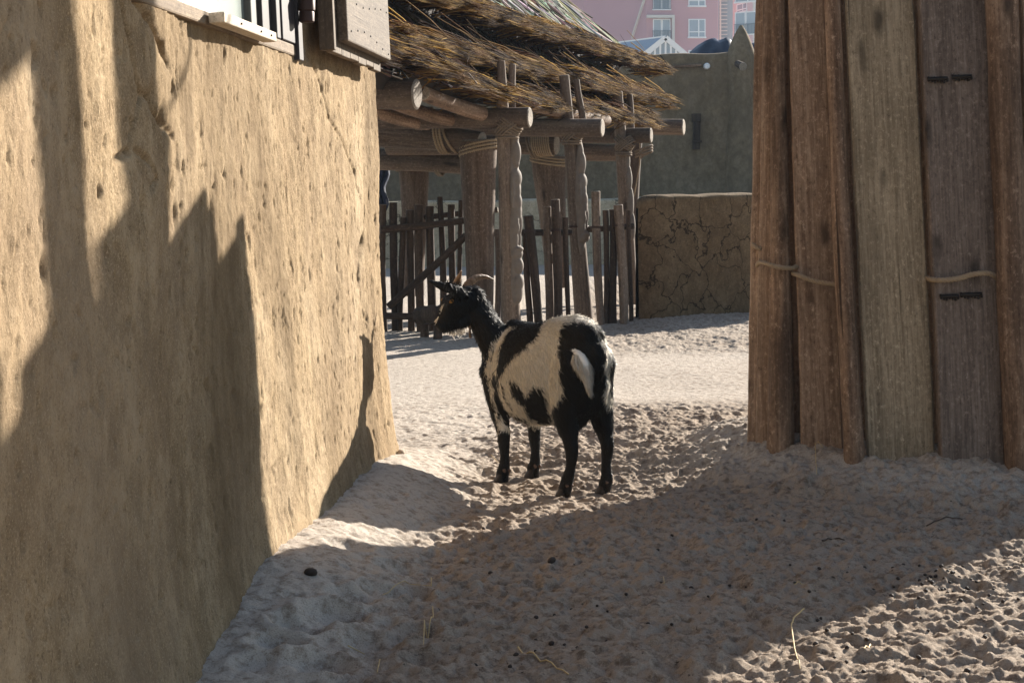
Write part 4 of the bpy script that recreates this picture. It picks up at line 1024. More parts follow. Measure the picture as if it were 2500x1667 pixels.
window_on(w0, w1, Lw2 * .22, Lw2 * .72, zpy(24) - FLOOR, zpy(2) - FLOOR, wing)
# glazed gable
gl = thing('conservatory', 'white framed gabled glasshouse peeking over the mud wall beside the thatch', 'glasshouse', tuple(at(1625, 92, 62).xy) + (0,))
D0 = 62; ap = at(1625, 93, D0); e0 = at(1575, 133, D0); e1 = at(1675, 135, D0); mb = MB()
def bar(mb, p, q, w=.09, th=.06):
    d_ = (q - p); box(mb, (p + q) / 2, d_, d_.cross(Vector((0, 1, 0))), (0, 1, 0), d_.length / 2, w, th)
bar(mb, ap, e1, .10); bar(mb, ap, e0, .10)
for k in range(-3, 4):
    x = ap.x + k * .2; z = ap.z - abs(k) * .2 * (ap.z - e1.z) / (e1.x - ap.x) - .06
    bar(mb, Vector((x, D0 + .02, 0)), Vector((x, D0 + .02, z)), .035, .03)
back = Vector((-5.0, 8, 0)); bar(mb, ap, ap + back, .08)
mb.build('frame', 'white_paint', gl, False)
mb = MB()
vs = [ap + Vector((0, .05, -.02)), e0 + Vector((0, .05, 0)), e1 + Vector((0, .05, 0)), Vector((e0.x, D0 + .05, 0)), Vector((e1.x, D0 + .05, 0))]
mb.add(vs, [(0, 1, 3, 4, 2)]); mb.build('gable_glass', 'pane_far', gl, False)
mb = MB(); mb.add([ap, e0, e0 + back, ap + back, ap, e1, e1 + back, ap + back], [(0, 1, 2, 3), (7, 6, 5, 4)]); o = mb.build('glass_roof', 'pane_far', gl, False); o.modifiers.new('s', 'SOLIDIFY').thickness = .04
# tarpaulin heaped behind the wall
vs = []; fs = []; n, m = 22, 12
topx = [(1684, 128), (1700, 113), (1722, 100), (1745, 91), (1748, 97), (1757, 99), (1775, 91), (1783, 97), (1800, 112), (1850, 103), (1870, 120)]
for i in range(n):
    px = lerp(1684, 1870, i / (n - 1)); py = float(np.interp(px, [q[0] for q in topx], [q[1] for q in topx]))
    for k in range(m):
        t = k / (m - 1); p = at(px, py, 30.2); p.z = lerp(p.z, 3.05, t); p.y = 30.2 - .5 * t + .35 * math.sin(t * 2.4) * -1 + .05 * math.sin(i * 1.1 + k); vs.append(p)
for i in range(n - 1):
    for k in range(m - 1): a = i * m + k; fs.append((a, a + 1, a + m + 1, a + m))
mb = MB(); mb.add(vs, fs); o = mb.build('tarpaulin', 'tarp'); o.modifiers.new('s', 'SOLIDIFY').thickness = .02
tag(o, 'dark blue tarpaulin heaped behind the top of the tall mud wall', 'tarpaulin')
# ------------------------------------------------------------------ air
mb = MB(); box(mb, (0, 74, 16), (1, 0, 0), (0, 1, 0), (0, 0, 1), 110, 80, 18)
m = bpy.data.materials.new('haze'); m.use_nodes = True; nt = m.node_tree; nt.nodes.remove(nt.nodes['Principled BSDF'])
pv = nt.nodes.new('ShaderNodeVolumePrincipled'); pv.inputs['Color'].default_value = (.66, .82, 1, 1); pv.inputs['Density'].default_value = 0.0009; pv.inputs['Anisotropy'].default_value = -.15
nt.links.new(pv.outputs[0], nt.nodes['Material Output'].inputs['Volume']); M['haze'] = m
o = mb.build('haze', 'haze', None, False); tag(o, 'thin bright morning haze filling the air of the yard and town', None, None, 'stuff')
# ------------------------------------------------------------------ the goat
GK = 1.036; G0 = Vector((0.27 * GK, 6.055 * GK, GOAT_Z)); GF = Vector((-0.56, 0.83, 0)).normalized(); GL = Vector((-GF.y, GF.x, 0)); 
goat = thing('goat', 'black and white pied goat standing with head turned left, horned, white tail', 'goat', tuple(G0))
def gw(f, l, z): return G0 + (GF * f + GL * l + Vector((0, 0, z))) * GK          # goat frame (forward, left, up) to the yard
def gat(px, py, d): return at(px, py, d * GK)
def glw(p): d = (Vector(p) - G0) / GK; return Vector((d.dot(GF), d.dot(GL), d.z))
def gpx(px, py, d): return glw(gat(px, py, d))
def chain(bm, pts, rad, seg=20, up=None):
    """a closed tapered skin through rings; rad = (half width, half height) or a number"""
    pts = [Vector(p) for p in pts]; rings = []
    n = len(pts)
    for i, p in enumerate(pts):
        T = (pts[min(n - 1, i + 1)] - pts[max(0, i - 1)]).normalized()
        U = Vector(up) if up is not None else Vector((0, 1, 0))
        S = T.cross(U).normalized(); U = S.cross(T).normalized()           # S: across, U: the reference direction made square
        r = rad[i]; a, b = r if isinstance(r, tuple) else (r, r)
        rings.append((p, T, U, S, a, b))
    allr = []
    p, T, U, S, a, b = rings[0]
    for k in (.97, .80, .45): allr.append((p - T * min(a, b) * k * .9, U, S, a * math.sqrt(1 - k * k), b * math.sqrt(1 - k * k)))
    for p, T, U, S, a, b in rings: allr.append((p, U, S, a, b))
    p, T, U, S, a, b = rings[-1]
    for k in (.45, .80, .97): allr.append((p + T * min(a, b) * k * .9, U, S, a * math.sqrt(1 - k * k), b * math.sqrt(1 - k * k)))
    vv = []
    for p, U, S, a, b in allr: vv.append([bm.verts.new(p + U * math.cos(2 * math.pi * k / seg) * a + S * math.sin(2 * math.pi * k / seg) * b) for k in range(seg)])
    for i in range(len(vv) - 1):
        for k in range(seg): bm.faces.new((vv[i][k], vv[i][(k + 1) % seg], vv[i + 1][(k + 1) % seg], vv[i + 1][k]))
    bm.faces.new(vv[0][::-1]); bm.faces.new(vv[-1])
def spline(pts, rad, m=5):
    P, R = [], []
    q = [Vector(p) for p in pts]; rr = [r if isinstance(r, tuple) else (r, r) for r in rad]
    def cr(a, b, c, d, t): return 0.5 * ((2 * b) + (c - a) * t + (2 * a - 5 * b + 4 * c - d) * t * t + (3 * b - a - 3 * c + d) * t ** 3)
    for i in range(len(q) - 1):
        i0, i3 = max(0, i - 1), min(len(q) - 1, i + 2)
        for k in range(m):
            t = k / m; P.append(cr(q[i0], q[i], q[i + 1], q[i3], t))
            R.append(tuple(max(.004, cr(rr[i0][j], rr[i][j], rr[i + 1][j], rr[i3][j], t)) for j in (0, 1)))
    P.append(q[-1]); R.append(rr[-1]); return P, R
bm = bmesh.new()
# trunk: (forward, left, up) and (half width, half height)
chain(bm, *spline([(-.062, 0, .498), (-.035, 0, .500), (.015, 0, .495), (.085, .004, .483), (.17, .012, .450), (.27, .014, .422), (.37, .010, .420), (.46, .008, .440), (.53, .008, .445), (.59, .008, .440)],
                  [(.042, .080), (.074, .124), (.096, .160), (.108, .176), (.132, .188), (.142, .194), (.130, .184), (.104, .160), (.083, .135), (.052, .090)]), seg=28)
chain(bm, *spline([(.06, 0, .622), (.14, 0, .603), (.24, 0, .585), (.36, 0, .578), (.47, 0, .583)], [(.045, .04), (.045, .035), (.04, .032), (.045, .034), (.04, .03)]))
chain(bm, [(-.02, 0, .588), (.05, .002, .612), (.14, .004, .600)], [(.060, .05), (.084, .044), (.076, .046)])
LEGS = {}
def hind(s, foot):
    f = glw(Vector((*foot, GOAT_Z)))
    pts = [(.015, .055 * s, .50), (.028, .066 * s, .41), (.018, lerp(.075 * s, f.y, .3), .325), (-.010, lerp(.08 * s, f.y, .7), .235), (-.028, f.y, .180), (-.022, f.y, .115), (f.x - .012, f.y, .060), (f.x, f.y, .028)]
    chain(bm, *spline(pts, [(.062, .088), (.054, .080), (.042, .054), (.026, .035), (.0215, .027), (.0165, .019), (.0205, .023), (.022, .026)])); return f
def fore(s, foot):
    f = glw(Vector((*foot, GOAT_Z)))
    pts = [(.485, .070 * s, .43), (.455, .086 * s, .345), (.43, lerp(.088 * s, f.y, .5), .275), (f.x - .005, f.y, .185), (f.x - .005, f.y, .165), (f.x - .012, f.y, .105), (f.x - .008, f.y, .058), (f.x + .005, f.y, .028)]
    chain(bm, *spline(pts, [(.055, .080), (.044, .056), (.032, .040), (.023, .026), (.0225, .024), (.0165, .0175), (.0205, .022), (.022, .026)])); return f
FEET = [hind(1, GOAT_FEET[0]), hind(-1, GOAT_FEET[1]), fore(1, GOAT_FEET[2]), fore(-1, GOAT_FEET[3])]
# udder / rear belly
chain(bm, [(.05, 0, .335), (.08, 0, .30)], [.07, .06])
chain(bm, [(-.035, .032, .42), (-.015, .036, .34)], [.044, .038]); chain(bm, [(-.035, -.030, .42), (-.015, -.034, .34)], [.044, .038])
# neck and head
HD = 6.47
HA = (gpx(1072, 792, 6.445) - gpx(1130, 722, 6.49)).normalized(); WORLDUP = Vector((0, 0, 1)); HS = HA.cross(WORLDUP).normalized(); HU = HS.cross(HA).normalized()
if HU.z < 0: HU = -HU
NEAR = glw(G0 + Vector((0, -1, 0)))
if HS.dot(NEAR) < 0: HS = -HS                                                # HS: the cheek turned to the viewer
def hq(px, py, s=0.0): return gpx(px, py, HD + (px - 1110) * .0009) + HS * s
nk0 = Vector((.47, .0, .46))
chain(bm, *spline([nk0, gpx(1204, 822, 6.44), gpx(1172, 768, 6.50), hq(1152, 737)], [(.080, .110), (.054, .066), (.042, .053), (.040, .048)]), up=tuple(HS))
chain(bm, *spline([hq(1158, 730), hq(1138, 731), hq(1116, 741), hq(1099, 760), hq(1085, 778), hq(1075, 790)], [(.040, .040), (.046, .047), (.046, .050), (.037, .042), (.028, .032), (.023, .025)]), up=tuple(HS))
chain(bm, *spline([hq(1143, 772), hq(1122, 782), hq(1100, 793), hq(1083, 799)], [(.032, .036), (.028, .029), (.021, .020), (.017, .014)]), up=tuple(HS))
for s in (1, -1): chain(bm, [hq(1099, 727, .034 * s), hq(1090, 739, .031 * s)], [.013, .011])
chain(bm, [hq(1074, 786), hq(1066, 790)], [(.020, .017), (.016, .013)], up=tuple(HS))
chain(bm, [hq(1080, 803), hq(1074, 804)], [(.014, .010), (.011, .008)], up=tuple(HS))
chain(bm, [hq(1132, 708), hq(1155, 706), hq(1172, 716)], [(.030, .012), (.030, .014), (.024, .012)], up=tuple(HS))
def ear(s):
    b = hq(1126, 716, .038 * s); d = hq(1067, 687, .085) - hq(1126, 716, .038)
    if s < 0: d = d - HS * 2 * d.dot(HS)
    chain(bm, *spline([b, b + d * .22 + HU * .001, b + d * .50, b + d * .82 + HU * .001, b + d], [(.012, .012), (.007, .021), (.006, .020), (.005, .011), (.003, .004)]), up=tuple((HS + HU * .5).normalized()))
ear(1); ear(-1)
me = bpy.data.meshes.new('tmp'); bmesh.ops.recalc_face_normals(bm, faces=bm.faces); bm.to_mesh(me); bm.free()
o = bpy.data.objects.new('tmp', me); COL.objects.link(o)
r_ = o.modifiers.new('r', 'REMESH'); r_.mode = 'VOXEL'; r_.voxel_size = 0.0055
s_ = o.modifiers.new('s', 'SMOOTH'); s_.iterations = 12; s_.factor = 0.5
dg = bpy.context.evaluated_depsgraph_get(); body_me = bpy.data.meshes.new_from_object(o.evaluated_get(dg)); bpy.data.objects.remove(o)
body_me.name = 'body'; body_me.materials.clear()
# coat pattern, drawn on a plane that looks at the left rear quarter and mirrored to the far side
Z7 = lambda L: np.array([(1040 + u * .3828, 640 + v * .3828) for u, v in L])
WHITE = [Z7(p) for p in (
    # saddle, flank and thigh stripe
    [(835, 318), (770, 352), (735, 400), (708, 450), (690, 492), (640, 525), (600, 560), (555, 590), (505, 660), (470, 712), (455, 760), (462, 820), (485, 890), (520, 955), (560, 1000), (620, 1030), (700, 1055), (765, 1050), (790, 1075), (825, 1105), (815, 1040), (798, 985), (800, 900), (838, 850), (872, 825), (850, 770), (842, 700), (852, 620), (830, 545), (838, 480), (855, 430), (875, 390), (930, 372), (990, 385), (1066, 420), (1108, 475), (1133, 540), (1144, 640), (1150, 720), (1140, 790), (1150, 850), (1160, 905), (1180, 900), (1180, 600), (1130, 480), (1040, 370), (900, 300)],
    # shoulder
    [(560, 418), (520, 440), (492, 480), (470, 540), (460, 620), (452, 700), (448, 740), (440, 690), (428, 655), (415, 720), (418, 790), (436, 880), (452, 950), (500, 1030), (520, 1050), (552, 1045), (552, 1095), (520, 1075), (460, 1070), (440, 960), (415, 850), (395, 790), (382, 700), (375, 610), (392, 545), (420, 500), (455, 455), (520, 412)],
    )]
BLACK = [Z7(p) for p in (
    [(522, 728), (560, 738), (592, 775), (608, 815), (622, 842), (645, 795), (690, 780), (722, 790), (742, 850), (756, 940), (772, 1042), (720, 1020), (660, 1000), (625, 965), (612, 905), (575, 870), (540, 820)],
    [(418, 540), (428, 548), (420, 590), (406, 635), (400, 600)], [(395, 715), (404, 720), (402, 750), (393, 740)],
    [(470, 735), (482, 750), (500, 840), (545, 915), (530, 905), (490, 840)], [(520, 935), (570, 960), (625, 1000), (690, 1035), (640, 1028), (560, 985)],
    )]
FACEW = [np.array(p) for p in ([(1080, 742), (1086, 748), (1083, 770), (1080, 792), (1070, 790), (1062, 786), (1063, 780), (1074, 768)], [(1098, 806), (1108, 801), (1120, 803), (1136, 804), (1132, 814), (1112, 819), (1094, 816)])]
def inpoly(P, poly):
    x, y = P[:, 0], P[:, 1]; c = np.zeros(len(P), bool); j = len(poly) - 1
    for i in range(len(poly)):
        xi, yi = poly[i]; xj, yj = poly[j]
        c ^= ((yi > y) != (yj > y)) & (x < (xj - xi) * (y - yi) / (yj - yi + 1e-12) + xi); j = i
    return c
def coat_white(W, N, jit=4.0, seed=0):
    """W, N in world axes: 1 where the coat is white"""
    W = W.copy(); N = N.copy()
    g0 = np.array(G0); gl = np.array(GL); gf = np.array(GF)
    fwd = (W - g0) @ gf / GK
    toward = N @ np.array([-.05, -1, .1])
    far = (toward < -0.12) & (fwd < .62)
    lat = (W[far] - g0) @ gl
    W[far] -= 2 * lat[:, None] * gl[None]
    farwhite = far & (fwd < .14) & (W[:, 2] > .37)
    px = 1250 + FPX * W[:, 0] / W[:, 1]; py = HORIZON + FPX * (CAM_H - W[:, 2]) / W[:, 1]
    n1 = fbm(px / 9, py / 16, 500 + seed, 3); n2 = fbm(px / 9 + 40, py / 16, 520 + seed, 3)
    r = np.random.default_rng(seed)
    P = np.stack([px + jit * 2.2 * n1 + r.normal(0, jit * .35, len(px)), py + jit * 3 * n2 + r.normal(0, jit * .6, len(px))], -1)
    w = np.zeros(len(px), bool)
    for q in WHITE: w |= inpoly(P, q)
    for q in BLACK: w &= ~inpoly(P, q)
    w |= farwhite
    head = fwd > .62
    w &= ~head
    for q in FACEW: w |= head & inpoly(P, q)
    return w
nv = len(body_me.vertices); Vc = np.zeros(nv * 3, np.float32); body_me.vertices.foreach_get('co', Vc); Vc = Vc.reshape(-1, 3).astype(float)
Nc = np.zeros(nv * 3, np.float32); body_me.vertices.foreach_get('normal', Nc); Nc = Nc.reshape(-1, 3).astype(float)
Rg = np.array([[GF.x, GL.x, 0], [GF.y, GL.y, 0], [0, 0, 1]])
Vw = Vc @ Rg.T * GK + np.array(G0); Nw = Nc @ Rg.T
BLK, WHT = np.array((.0065, .006, .006)), np.array((.95, .885, .79))
wh = coat_white(Vw, Nw, 2.0, 1)
C = np.ones((nv, 4), np.float32); C[:, :3] = np.where(wh[:, None], WHT * .95, BLK)
body_me.vertices.foreach_set('co', Vw.astype(np.float32).ravel())
a_ = body_me.attributes.new('Col', 'FLOAT_COLOR', 'POINT'); a_.data.foreach_set('color', C.ravel()); body_me.update()
M['hide'] = colattr('hide', 0.6, 0.0, 0.3); M['fur'] = colattr('fur_coat', 0.5, 0.10, 0.35); body = link('body', body_me, 'hide', goat)
# fur as fine tapered hairs lying with the coat
body_me.calc_loop_triangles(); nt_ = len(body_me.loop_triangles); tri = np.zeros(nt_ * 3, np.int32); body_me.loop_triangles.foreach_get('vertices', tri); tri = tri.reshape(-1, 3)
area = np.linalg.norm(np.cross(Vw[tri[:, 1]] - Vw[tri[:, 0]], Vw[tri[:, 2]] - Vw[tri[:, 0]]), axis=1) / 2
rg = np.random.default_rng(77); NH = 95000
ti = rg.choice(nt_, NH, p=area / area.sum()); u = rg.random((NH, 2)); fl = u.sum(1) > 1; u[fl] = 1 - u[fl]
def bary(A): return A[tri[ti, 0]] * (1 - u.sum(1))[:, None] + A[tri[ti, 1]] * u[:, :1] + A[tri[ti, 2]] * u[:, 1:]
hp_ = bary(Vw); hn = bary(Nw); hn /= np.linalg.norm(hn, axis=1, keepdims=True)
loc = (hp_ - np.array(G0)) / GK @ np.stack([np.array(GF), np.array(GL), np.array((0, 0, 1.0))], -1)
gf = np.array(GF); flow = np.tile(-gf * .55 + np.array((0, 0, -.75)), (NH, 1))
top = np.clip((hn[:, 2] - .2) / .6, 0, 1)[:, None]; flow = flow * (1 - top) + (-gf + np.array((0, 0, .05))) * top
legm = loc[:, 2] < .25; flow[legm] = np.array((0, 0, -1.0))
headm = loc[:, 0] > .62
hx = np.array(Vector(GF * HA.x + GL * HA.y + Vector((0, 0, HA.z)))); flow[headm] = -hx * .0 + np.array((.5, .2, -.8))
flow += rg.normal(0, .16, (NH, 3)); flow -= hn * (flow * hn).sum(1)[:, None]; flow /= np.linalg.norm(flow, axis=1, keepdims=True) + 1e-6
ln = np.full(NH, .030); ln[legm] = .012; ln[headm] = .008
ln = np.where((~legm) & (~headm) & (loc[:, 2] < .40) & (loc[:, 0] < .15), .038, ln)
ln = np.where((~headm) & (hn[:, 2] > .75) & (~legm), .026, ln)
ln *= rg.uniform(.6, 1.3, NH)
mid_ = hp_ + flow * (ln * .5)[:, None] + hn * (ln * .13)[:, None]; tip_ = hp_ + flow * ln[:, None] + hn * (ln * .14)[:, None] * (rg.uniform(.0, 1.0, (NH, 1)) + 2.2 * (rg.random((NH, 1)) < .12))
hw = coat_white(hp_, hn, 4.5, 2)
hc = np.where(hw[:, None], WHT * rg.uniform(.62, 1.05, (NH, 1)) * np.array((1, .985, .95)) ** rg.uniform(0, 2.5, (NH, 1)), BLK * rg.uniform(.6, 2.2, (NH, 1)))
coat = strands('coat', hp_ - hn * .002, mid_, tip_, rg.uniform(.0016, .0030, NH), hc, 'fur', body, hn + flow * .15 + rg.normal(0, .26, (NH, 3)))
# short tail held down, white
def skin_at(px, py, out=0.0):                                                # the point of the hide seen at a bearing
    d = np.hypot(1250 + FPX * Vw[:, 0] / Vw[:, 1] - px, HORIZON + FPX * (CAM_H - Vw[:, 2]) / Vw[:, 1] - py)
    k = np.where(d < 6)[0]; k = k[np.argmin(Vw[k, 1])]; return glw(Vector(Vw[k]) + Vector(Nw[k]) * out)
tr = skin_at(1416, 860, .0); tm = skin_at(1428, 898, .018); te = skin_at(1437, 930, .016) + Vector((-.004, 0, -.030))
bm = bmesh.new(); chain(bm, *spline([tr + Vector((.04, 0, .01)), tr, tm, te], [(.022, .016), (.021, .012), (.013, .008), (.004, .003)]), up=(0, 1, 0))
me = bpy.data.meshes.new('tail'); bm.to_mesh(me); bm.free()
for v in me.vertices: v.co = gw(*v.co)
c_ = me.attributes.new('Col', 'FLOAT_COLOR', 'POINT'); c_.data.foreach_set('color', np.tile(np.array((*WHT, 1), np.float32), len(me.vertices)))
tail = link('tail', me, 'fur', goat)
n = 5200; t = rg.random(n); A0 = np.array(gw(*tr)); A1 = np.array(gw(*tm)); A2 = np.array(gw(*te))
ctr = (A0 * ((1 - t) ** 2)[:, None] + A1 * (2 * t * (1 - t))[:, None] + A2 * (t ** 2)[:, None])
an = rg.uniform(0, 2 * math.pi, n); rad = .023 * (1 - t * .92); e1 = np.array(GL); e2 = -gf
rootp = ctr + e1 * (np.cos(an) * rad * 1.35)[:, None] + e2 * (np.sin(an) * rad * .6)[:, None]
dn = (A2 - A0) / np.linalg.norm(A2 - A0); out_ = (rootp - ctr) / (np.linalg.norm(rootp - ctr, axis=1, keepdims=True) + 1e-6)
lt = rg.uniform(.03, .06, n) * (1.1 - .35 * t); d1 = dn + out_ * (.05 + .34 * (1 - t))[:, None] + rg.normal(0, .11, (n, 3))
strands('tail_hair', rootp, rootp + d1 * (lt * .5)[:, None], rootp + (d1 * .85 - out_ * .12) * lt[:, None], rg.uniform(.0018, .003, n), WHT * rg.uniform(.75, 1.05, (n, 1)), 'fur', tail, out_ + rg.normal(0, .45, (n, 3)))
# horns
def horn(pts, r0):
    mb = MB(); P, R = spline([glw(p) for p in pts], [r0, r0 * .93, r0 * .74, r0 * .46, r0 * .12], 7)
    P = [gw(*p) for p in P]; R = [r[0] * (1 + .05 * math.sin(i * 2.2)) for i, r in enumerate(R)]
    tube(mb, P, R, 14, 0, True); return mb.build('horn', 'horn', goat, True, 60)
horn([gat(1114, 708, 6.46), gat(1114, 695, 6.45), gat(1118, 682, 6.42), gat(1123, 671, 6.38), gat(1126, 661, 6.34)], .0165)
horn([gat(1138, 702, 6.545), gat(1148, 689, 6.56), gat(1165, 678, 6.585), gat(1186, 676, 6.61), gat(1205, 683, 6.63)], .0185)
# eye, hooves, wattle, ear lining
mb = MB(); hsw = (GF * HS.x + GL * HS.y + Vector((0, 0, HS.z))).normalized()
haw = (GF * HA.x + GL * HA.y + Vector((0, 0, HA.z))).normalized(); huw = (GF * HU.x + GL * HU.y + Vector((0, 0, HU.z))).normalized()
def ball(mb, c, rx, ax, ry, ay, rz, az, n=12, m=8):
    vs = []; fs = []
    for i in range(m + 1):
        th = math.pi * i / m
        for k in range(n):
            ph = 2 * math.pi * k / n; vs.append(c + ax * rx * math.sin(th) * math.cos(ph) + ay * ry * math.sin(th) * math.sin(ph) + az * rz * math.cos(th))
    for i in range(m):
        for k in range(n): fs.append((i * n + k, i * n + (k + 1) % n, (i + 1) * n + (k + 1) % n, (i + 1) * n + k))
    mb.add(vs, fs)
def find_surface(c, d):                                                     # push a point out to the skin
    t = (Vw - np.array(c)) @ np.array(d); q = np.linalg.norm(Vw - np.array(c) - t[:, None] * np.array(d), axis=1)
    k = q < .009; return Vector(c) + Vector(d) * float(t[k].max()) if k.any() else Vector(c)
for s in (1, -1):
    c = find_surface(gw(*hq(1092, 734)), hsw * s) - hsw * s * .003
    mb = MB(); ball(mb, c, .0105, haw, .0085, huw, .008, hsw); ey = mb.build('eye', 'iris', goat)
    mb = MB(); ball(mb, c + hsw * s * .0062, .0060, (haw + huw * .9).normalized(), .0022, (huw - haw * .9).normalized(), .0026, hsw); mb.build('pupil', 'pupil', ey)
for f in FEET:
    w = gw(f.x, f.y, 0)
    for sd in (1, -1):
        mb = MB(); vs = []; fs = []; nk = 12
        lev = [(0.0, .021, .030, .012), (.012, .020, .028, .009), (.028, .017, .022, .002), (.042, .013, .016, -.004)]
        for z, a, b, fo in lev:
            for k in range(nk):
                th = 2 * math.pi * k / nk; vs.append(w + GL * (sd * .0135 + a * .68 * math.cos(th)) + GF * (b * math.sin(th) * (1.15 if math.sin(th) > 0 else .8) + fo) + Vector((0, 0, z - .006)))
        for i in range(len(lev) - 1):
            for k in range(nk): fs.append((i * nk + k, i * nk + (k + 1) % nk, (i + 1) * nk + (k + 1) % nk, (i + 1) * nk + k))
        fs.append(tuple((len(lev) - 1) * nk + k for k in range(nk))); fs.append(tuple(range(nk))[::-1])
        mb.add(vs, fs); mb.build('hoof', 'hoof', goat)
mb = MB()
for sd in (1, -1): tube(mb, [w - GF * .022 + GL * .010 * sd + Vector((0, 0, .055)), w - GF * .031 + GL * .011 * sd + Vector((0, 0, .047))], [.007, .006], 8)
for f in FEET[:3]:
    w = gw(f.x, f.y, 0)
    for sd in (1, -1): tube(mb, [w - GF * .022 + GL * .010 * sd + Vector((0, 0, .055)), w - GF * .031 + GL * .011 * sd + Vector((0, 0, .047))], [.007, .006], 8)
mb.build('dewclaws', 'skin', goat)
mb = MB(); q = [gat(1148, 796, 6.43), gat(1147, 810, 6.42), gat(1149, 824, 6.41)]; tube(mb, q, [.004, .005, .006], 10); mb.build('wattle', 'horn', goat)
n = 130; cb = np.array([gat(1108, 806, 6.44)]); r_ = rg.random((n, 1)); rp_ = np.array(gat(1097, 811, 6.45)) * (1 - r_) + np.array(gat(1134, 808, 6.47)) * r_ + rg.normal(0, .004, (n, 3))
bl = rg.uniform(.008, .02, (n, 1)); bd = np.array((.25, -.1, -1)) + rg.normal(0, .25, (n, 3))
strands('beard', rp_ + np.array((0, 0, .008)), rp_ + bd * bl * .5, rp_ + bd * bl + np.array((.3, 0, 0)) * bl, .0022 * np.ones(n), WHT * rg.uniform(.8, 1.1, (n, 1)), 'fur', body)

# ------------------------------------------------------------------ droppings, pebbles, straws
rd = random.Random(12)
def lump_mesh(name, mat, r, sq=0.8, rough=.18, seed=0):
    bm = bmesh.new(); bmesh.ops.create_icosphere(bm, subdivisions=2, radius=r)
    for v in bm.verts:
        n = v.co.normalized(); k = 1 + rough * 2 * float(fbm(np.array([n.x * 1.3 + seed]), np.array([n.y * 1.3 + n.z]), seed, 2)[0])
        v.co = Vector((v.co.x * 1.2, v.co.y, v.co.z * sq)) * k
    me = bpy.data.meshes.new(name); bm.to_mesh(me); bm.free(); me.materials.append(M[mat])
    me.polygons.foreach_set('use_smooth', [True] * len(me.polygons)); return me
DM = [lump_mesh('dropping', 'dung', .0052, .85, .12, s) for s in range(4)]
def put(me, name, p, sc, label, cat, group, sink=.35, r=.0052):
    o = bpy.data.objects.new(name, me); COL.objects.link(o); o.location = (p.x, p.y, p.z + r * sc * sink)
    o.scale = (sc, sc, sc); o.rotation_euler = (rd.uniform(-.5, .5), rd.uniform(-.5, .5), rd.uniform(0, 6.3)); return tag(o, label, cat, group)
# the cluster at the edge of the light (lower right) and scattered ones
for i in range(58):
    px = rd.gauss(2300, 75); py = 1425 + (px - 2300) * .05 + rd.gauss(0, 20)
    if px > 2490: continue
    put(rd.choice(DM), 'dropping', on_ground(px, py), rd.uniform(.8, 1.15), 'small dark round dropping in the dense cluster on sunlit sand at the lower right', 'dropping', 'droppings clustered in the sun')
for i in range(40):
    px = rd.uniform(1960, 2500); py = 1290 + (2500 - px) * .36 + rd.uniform(10, 300)
    if py > 1660: continue
    put(rd.choice(DM), 'dropping', on_ground(px, py), rd.uniform(.7, 1.25), 'small dark round dropping lying loose on the sunlit sand at the lower right', 'dropping', 'droppings loose in the sun')
for i in range(60):
    px = rd.uniform(1150, 2250); py = rd.uniform(1270, 1640)
    if py > 1290 + (2500 - px) * .36 - 20 or py < 1250: continue
    put(rd.choice(DM), 'dropping', on_ground(px, py), rd.uniform(.6, 1.35), 'small dark round dropping lying on the shaded sand in the middle', 'dropping', 'droppings in the shade')
DARK = lump_mesh('fruit_stone', 'dung', .014, .8, .15, 9)
put(DARK, 'dung_ball', on_ground(695, 1542), 1.0, 'large dark lump lying alone beside deep hoof prints near the mud wall', 'dung', None, .4, .014)
put(lump_mesh('dung_ball', 'dung', .015, .8, .3, 10), 'dung_ball', on_ground(758, 1410), 1.0, 'rough brown lump with a stalk on the sand bank close to the mud wall', 'dung', None, .4, .015)
put(lump_mesh('pebble', 'stone', .013, .8, .3, 11), 'pebble', on_ground(1133, 1368), 1.0, 'pale angular pebble lying on the shaded sand', 'stone', None, .3, .013)
put(lump_mesh('pebble', 'stone', .016, .7, .3, 12), 'pebble', on_ground(980, 1108), 1.1, 'grey stone on the sunlit sand bank at the far end of the mud wall', 'stone', None, .3, .016)
put(lump_mesh('dung_ball', 'dung', .013, .8, .3, 13), 'dung_ball', on_ground(1347, 1375), 1.0, 'dark lump on the open shaded sand right of the pale pebble', 'dung', None, .3, .013)
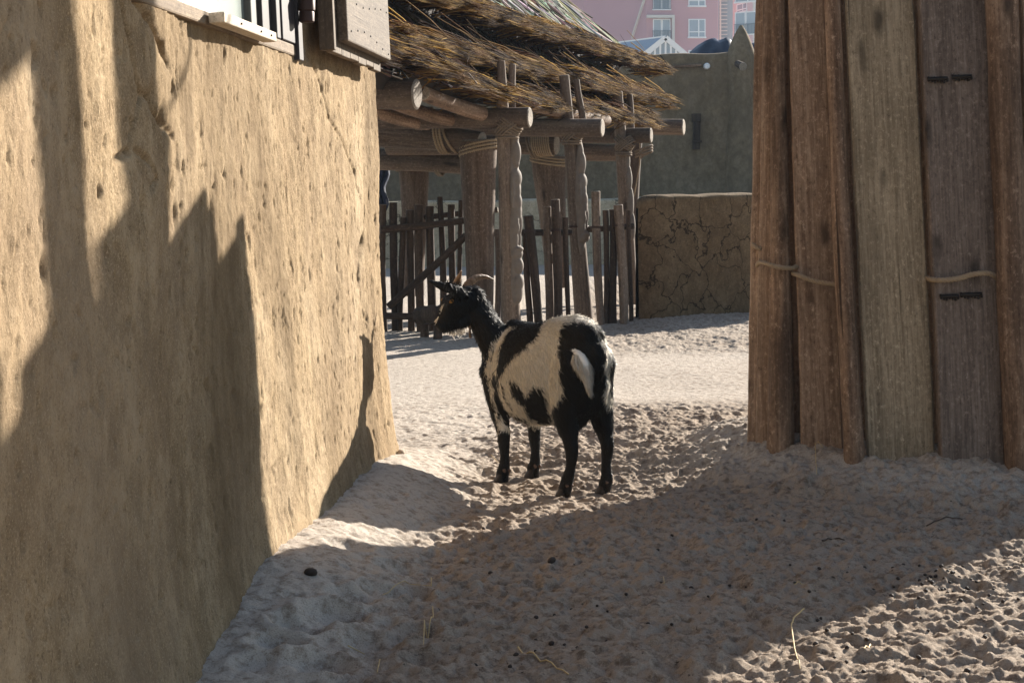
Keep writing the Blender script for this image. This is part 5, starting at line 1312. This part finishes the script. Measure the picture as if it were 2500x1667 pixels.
def strawline(pts, r, label, mat='straw_plain', name='straw', cat='straw', lift=.006):
    q = [on_ground(*p) for p in pts]; mb = MB(); P = []
    for i in range(len(q) - 1):
        for k in range(5): P.append(q[i].lerp(q[i + 1], k / 5))
    P.append(q[-1]); P = [Vector((p.x, p.y, max(p.z, ground_z(p.x, p.y)) + lift )) for i, p in enumerate(P)]
    tube(mb, P, [.75 * r * (1 - .35 * i / len(P)) for i in range(len(P))], 7); o = mb.build(name, mat); return tag(o, label, cat)
strawline([(1963, 1500), (1940, 1520), (1932, 1550), (1940, 1600), (1953, 1655)], .003, 'long curved pale straw across the shadow edge at the lower right', lift=.014)
strawline([(1265, 1583), (1275, 1600), (1320, 1620), (1388, 1648)], .0034, 'thick yellow straw at the bottom edge in the shade')
strawline([(1053, 1420), (1053, 1435), (1050, 1442)], .0018, 'short white straw stub upright among the hoof prints')
strawline([(1056, 1485), (1058, 1510), (1045, 1530), (1036, 1545), (1034, 1590)], .0022, 'wavy pale straw lying lengthwise in the shade left of the middle')
strawline([(850, 1570), (890, 1592)], .002, 'pale straw slanting away from the deep hoof prints')
strawline([(928, 1615), (921, 1650)], .0022, 'white straw near the bottom edge, left of the middle')
strawline([(750, 1620), (785, 1632)], .002, 'pale straw in the sand close to the foot of the mud wall')
strawline([(2128, 1580), (2110, 1606)], .0028, 'broad pale straw piece in the sunlit sand at the lower right')
strawline([(1940, 1430), (1960, 1420), (1990, 1432)], .002, 'fine straw lying flat in the shade short of the shadow edge')
strawline([(2262, 1276), (2310, 1270), (2352, 1268)], .003, 'dark thin twig on the shaded sand below the tower planks', 'twig', 'twig', 'twig')
strawline([(2008, 1333), (2030, 1322), (2062, 1322)], .004, 'dark forked twig on the shaded sand in front of the tower', 'twig', 'twig', 'twig')
strawline([(1620, 1412), (1622, 1428), (1618, 1436)], .0018, 'tiny pale straw on the middle of the shaded sand')
strawline([(1990, 1160), (1992, 1185), (1994, 1200)], .002, 'short straw on the sand heaped against the tower foot')
strawline([(1990, 1157), (2010, 1161)], .002, 'short yellow straw flat on the heap at the tower foot')
strawline([(1200, 1110), (1215, 1130), (1240, 1135)], .002, 'thin straw on the sunlit sand beside the goat front hoof')
strawline([(935, 1428), (1000, 1432), (1050, 1436)], .0016, 'long reddish straw lying across the hoof prints', 'straw_plain')
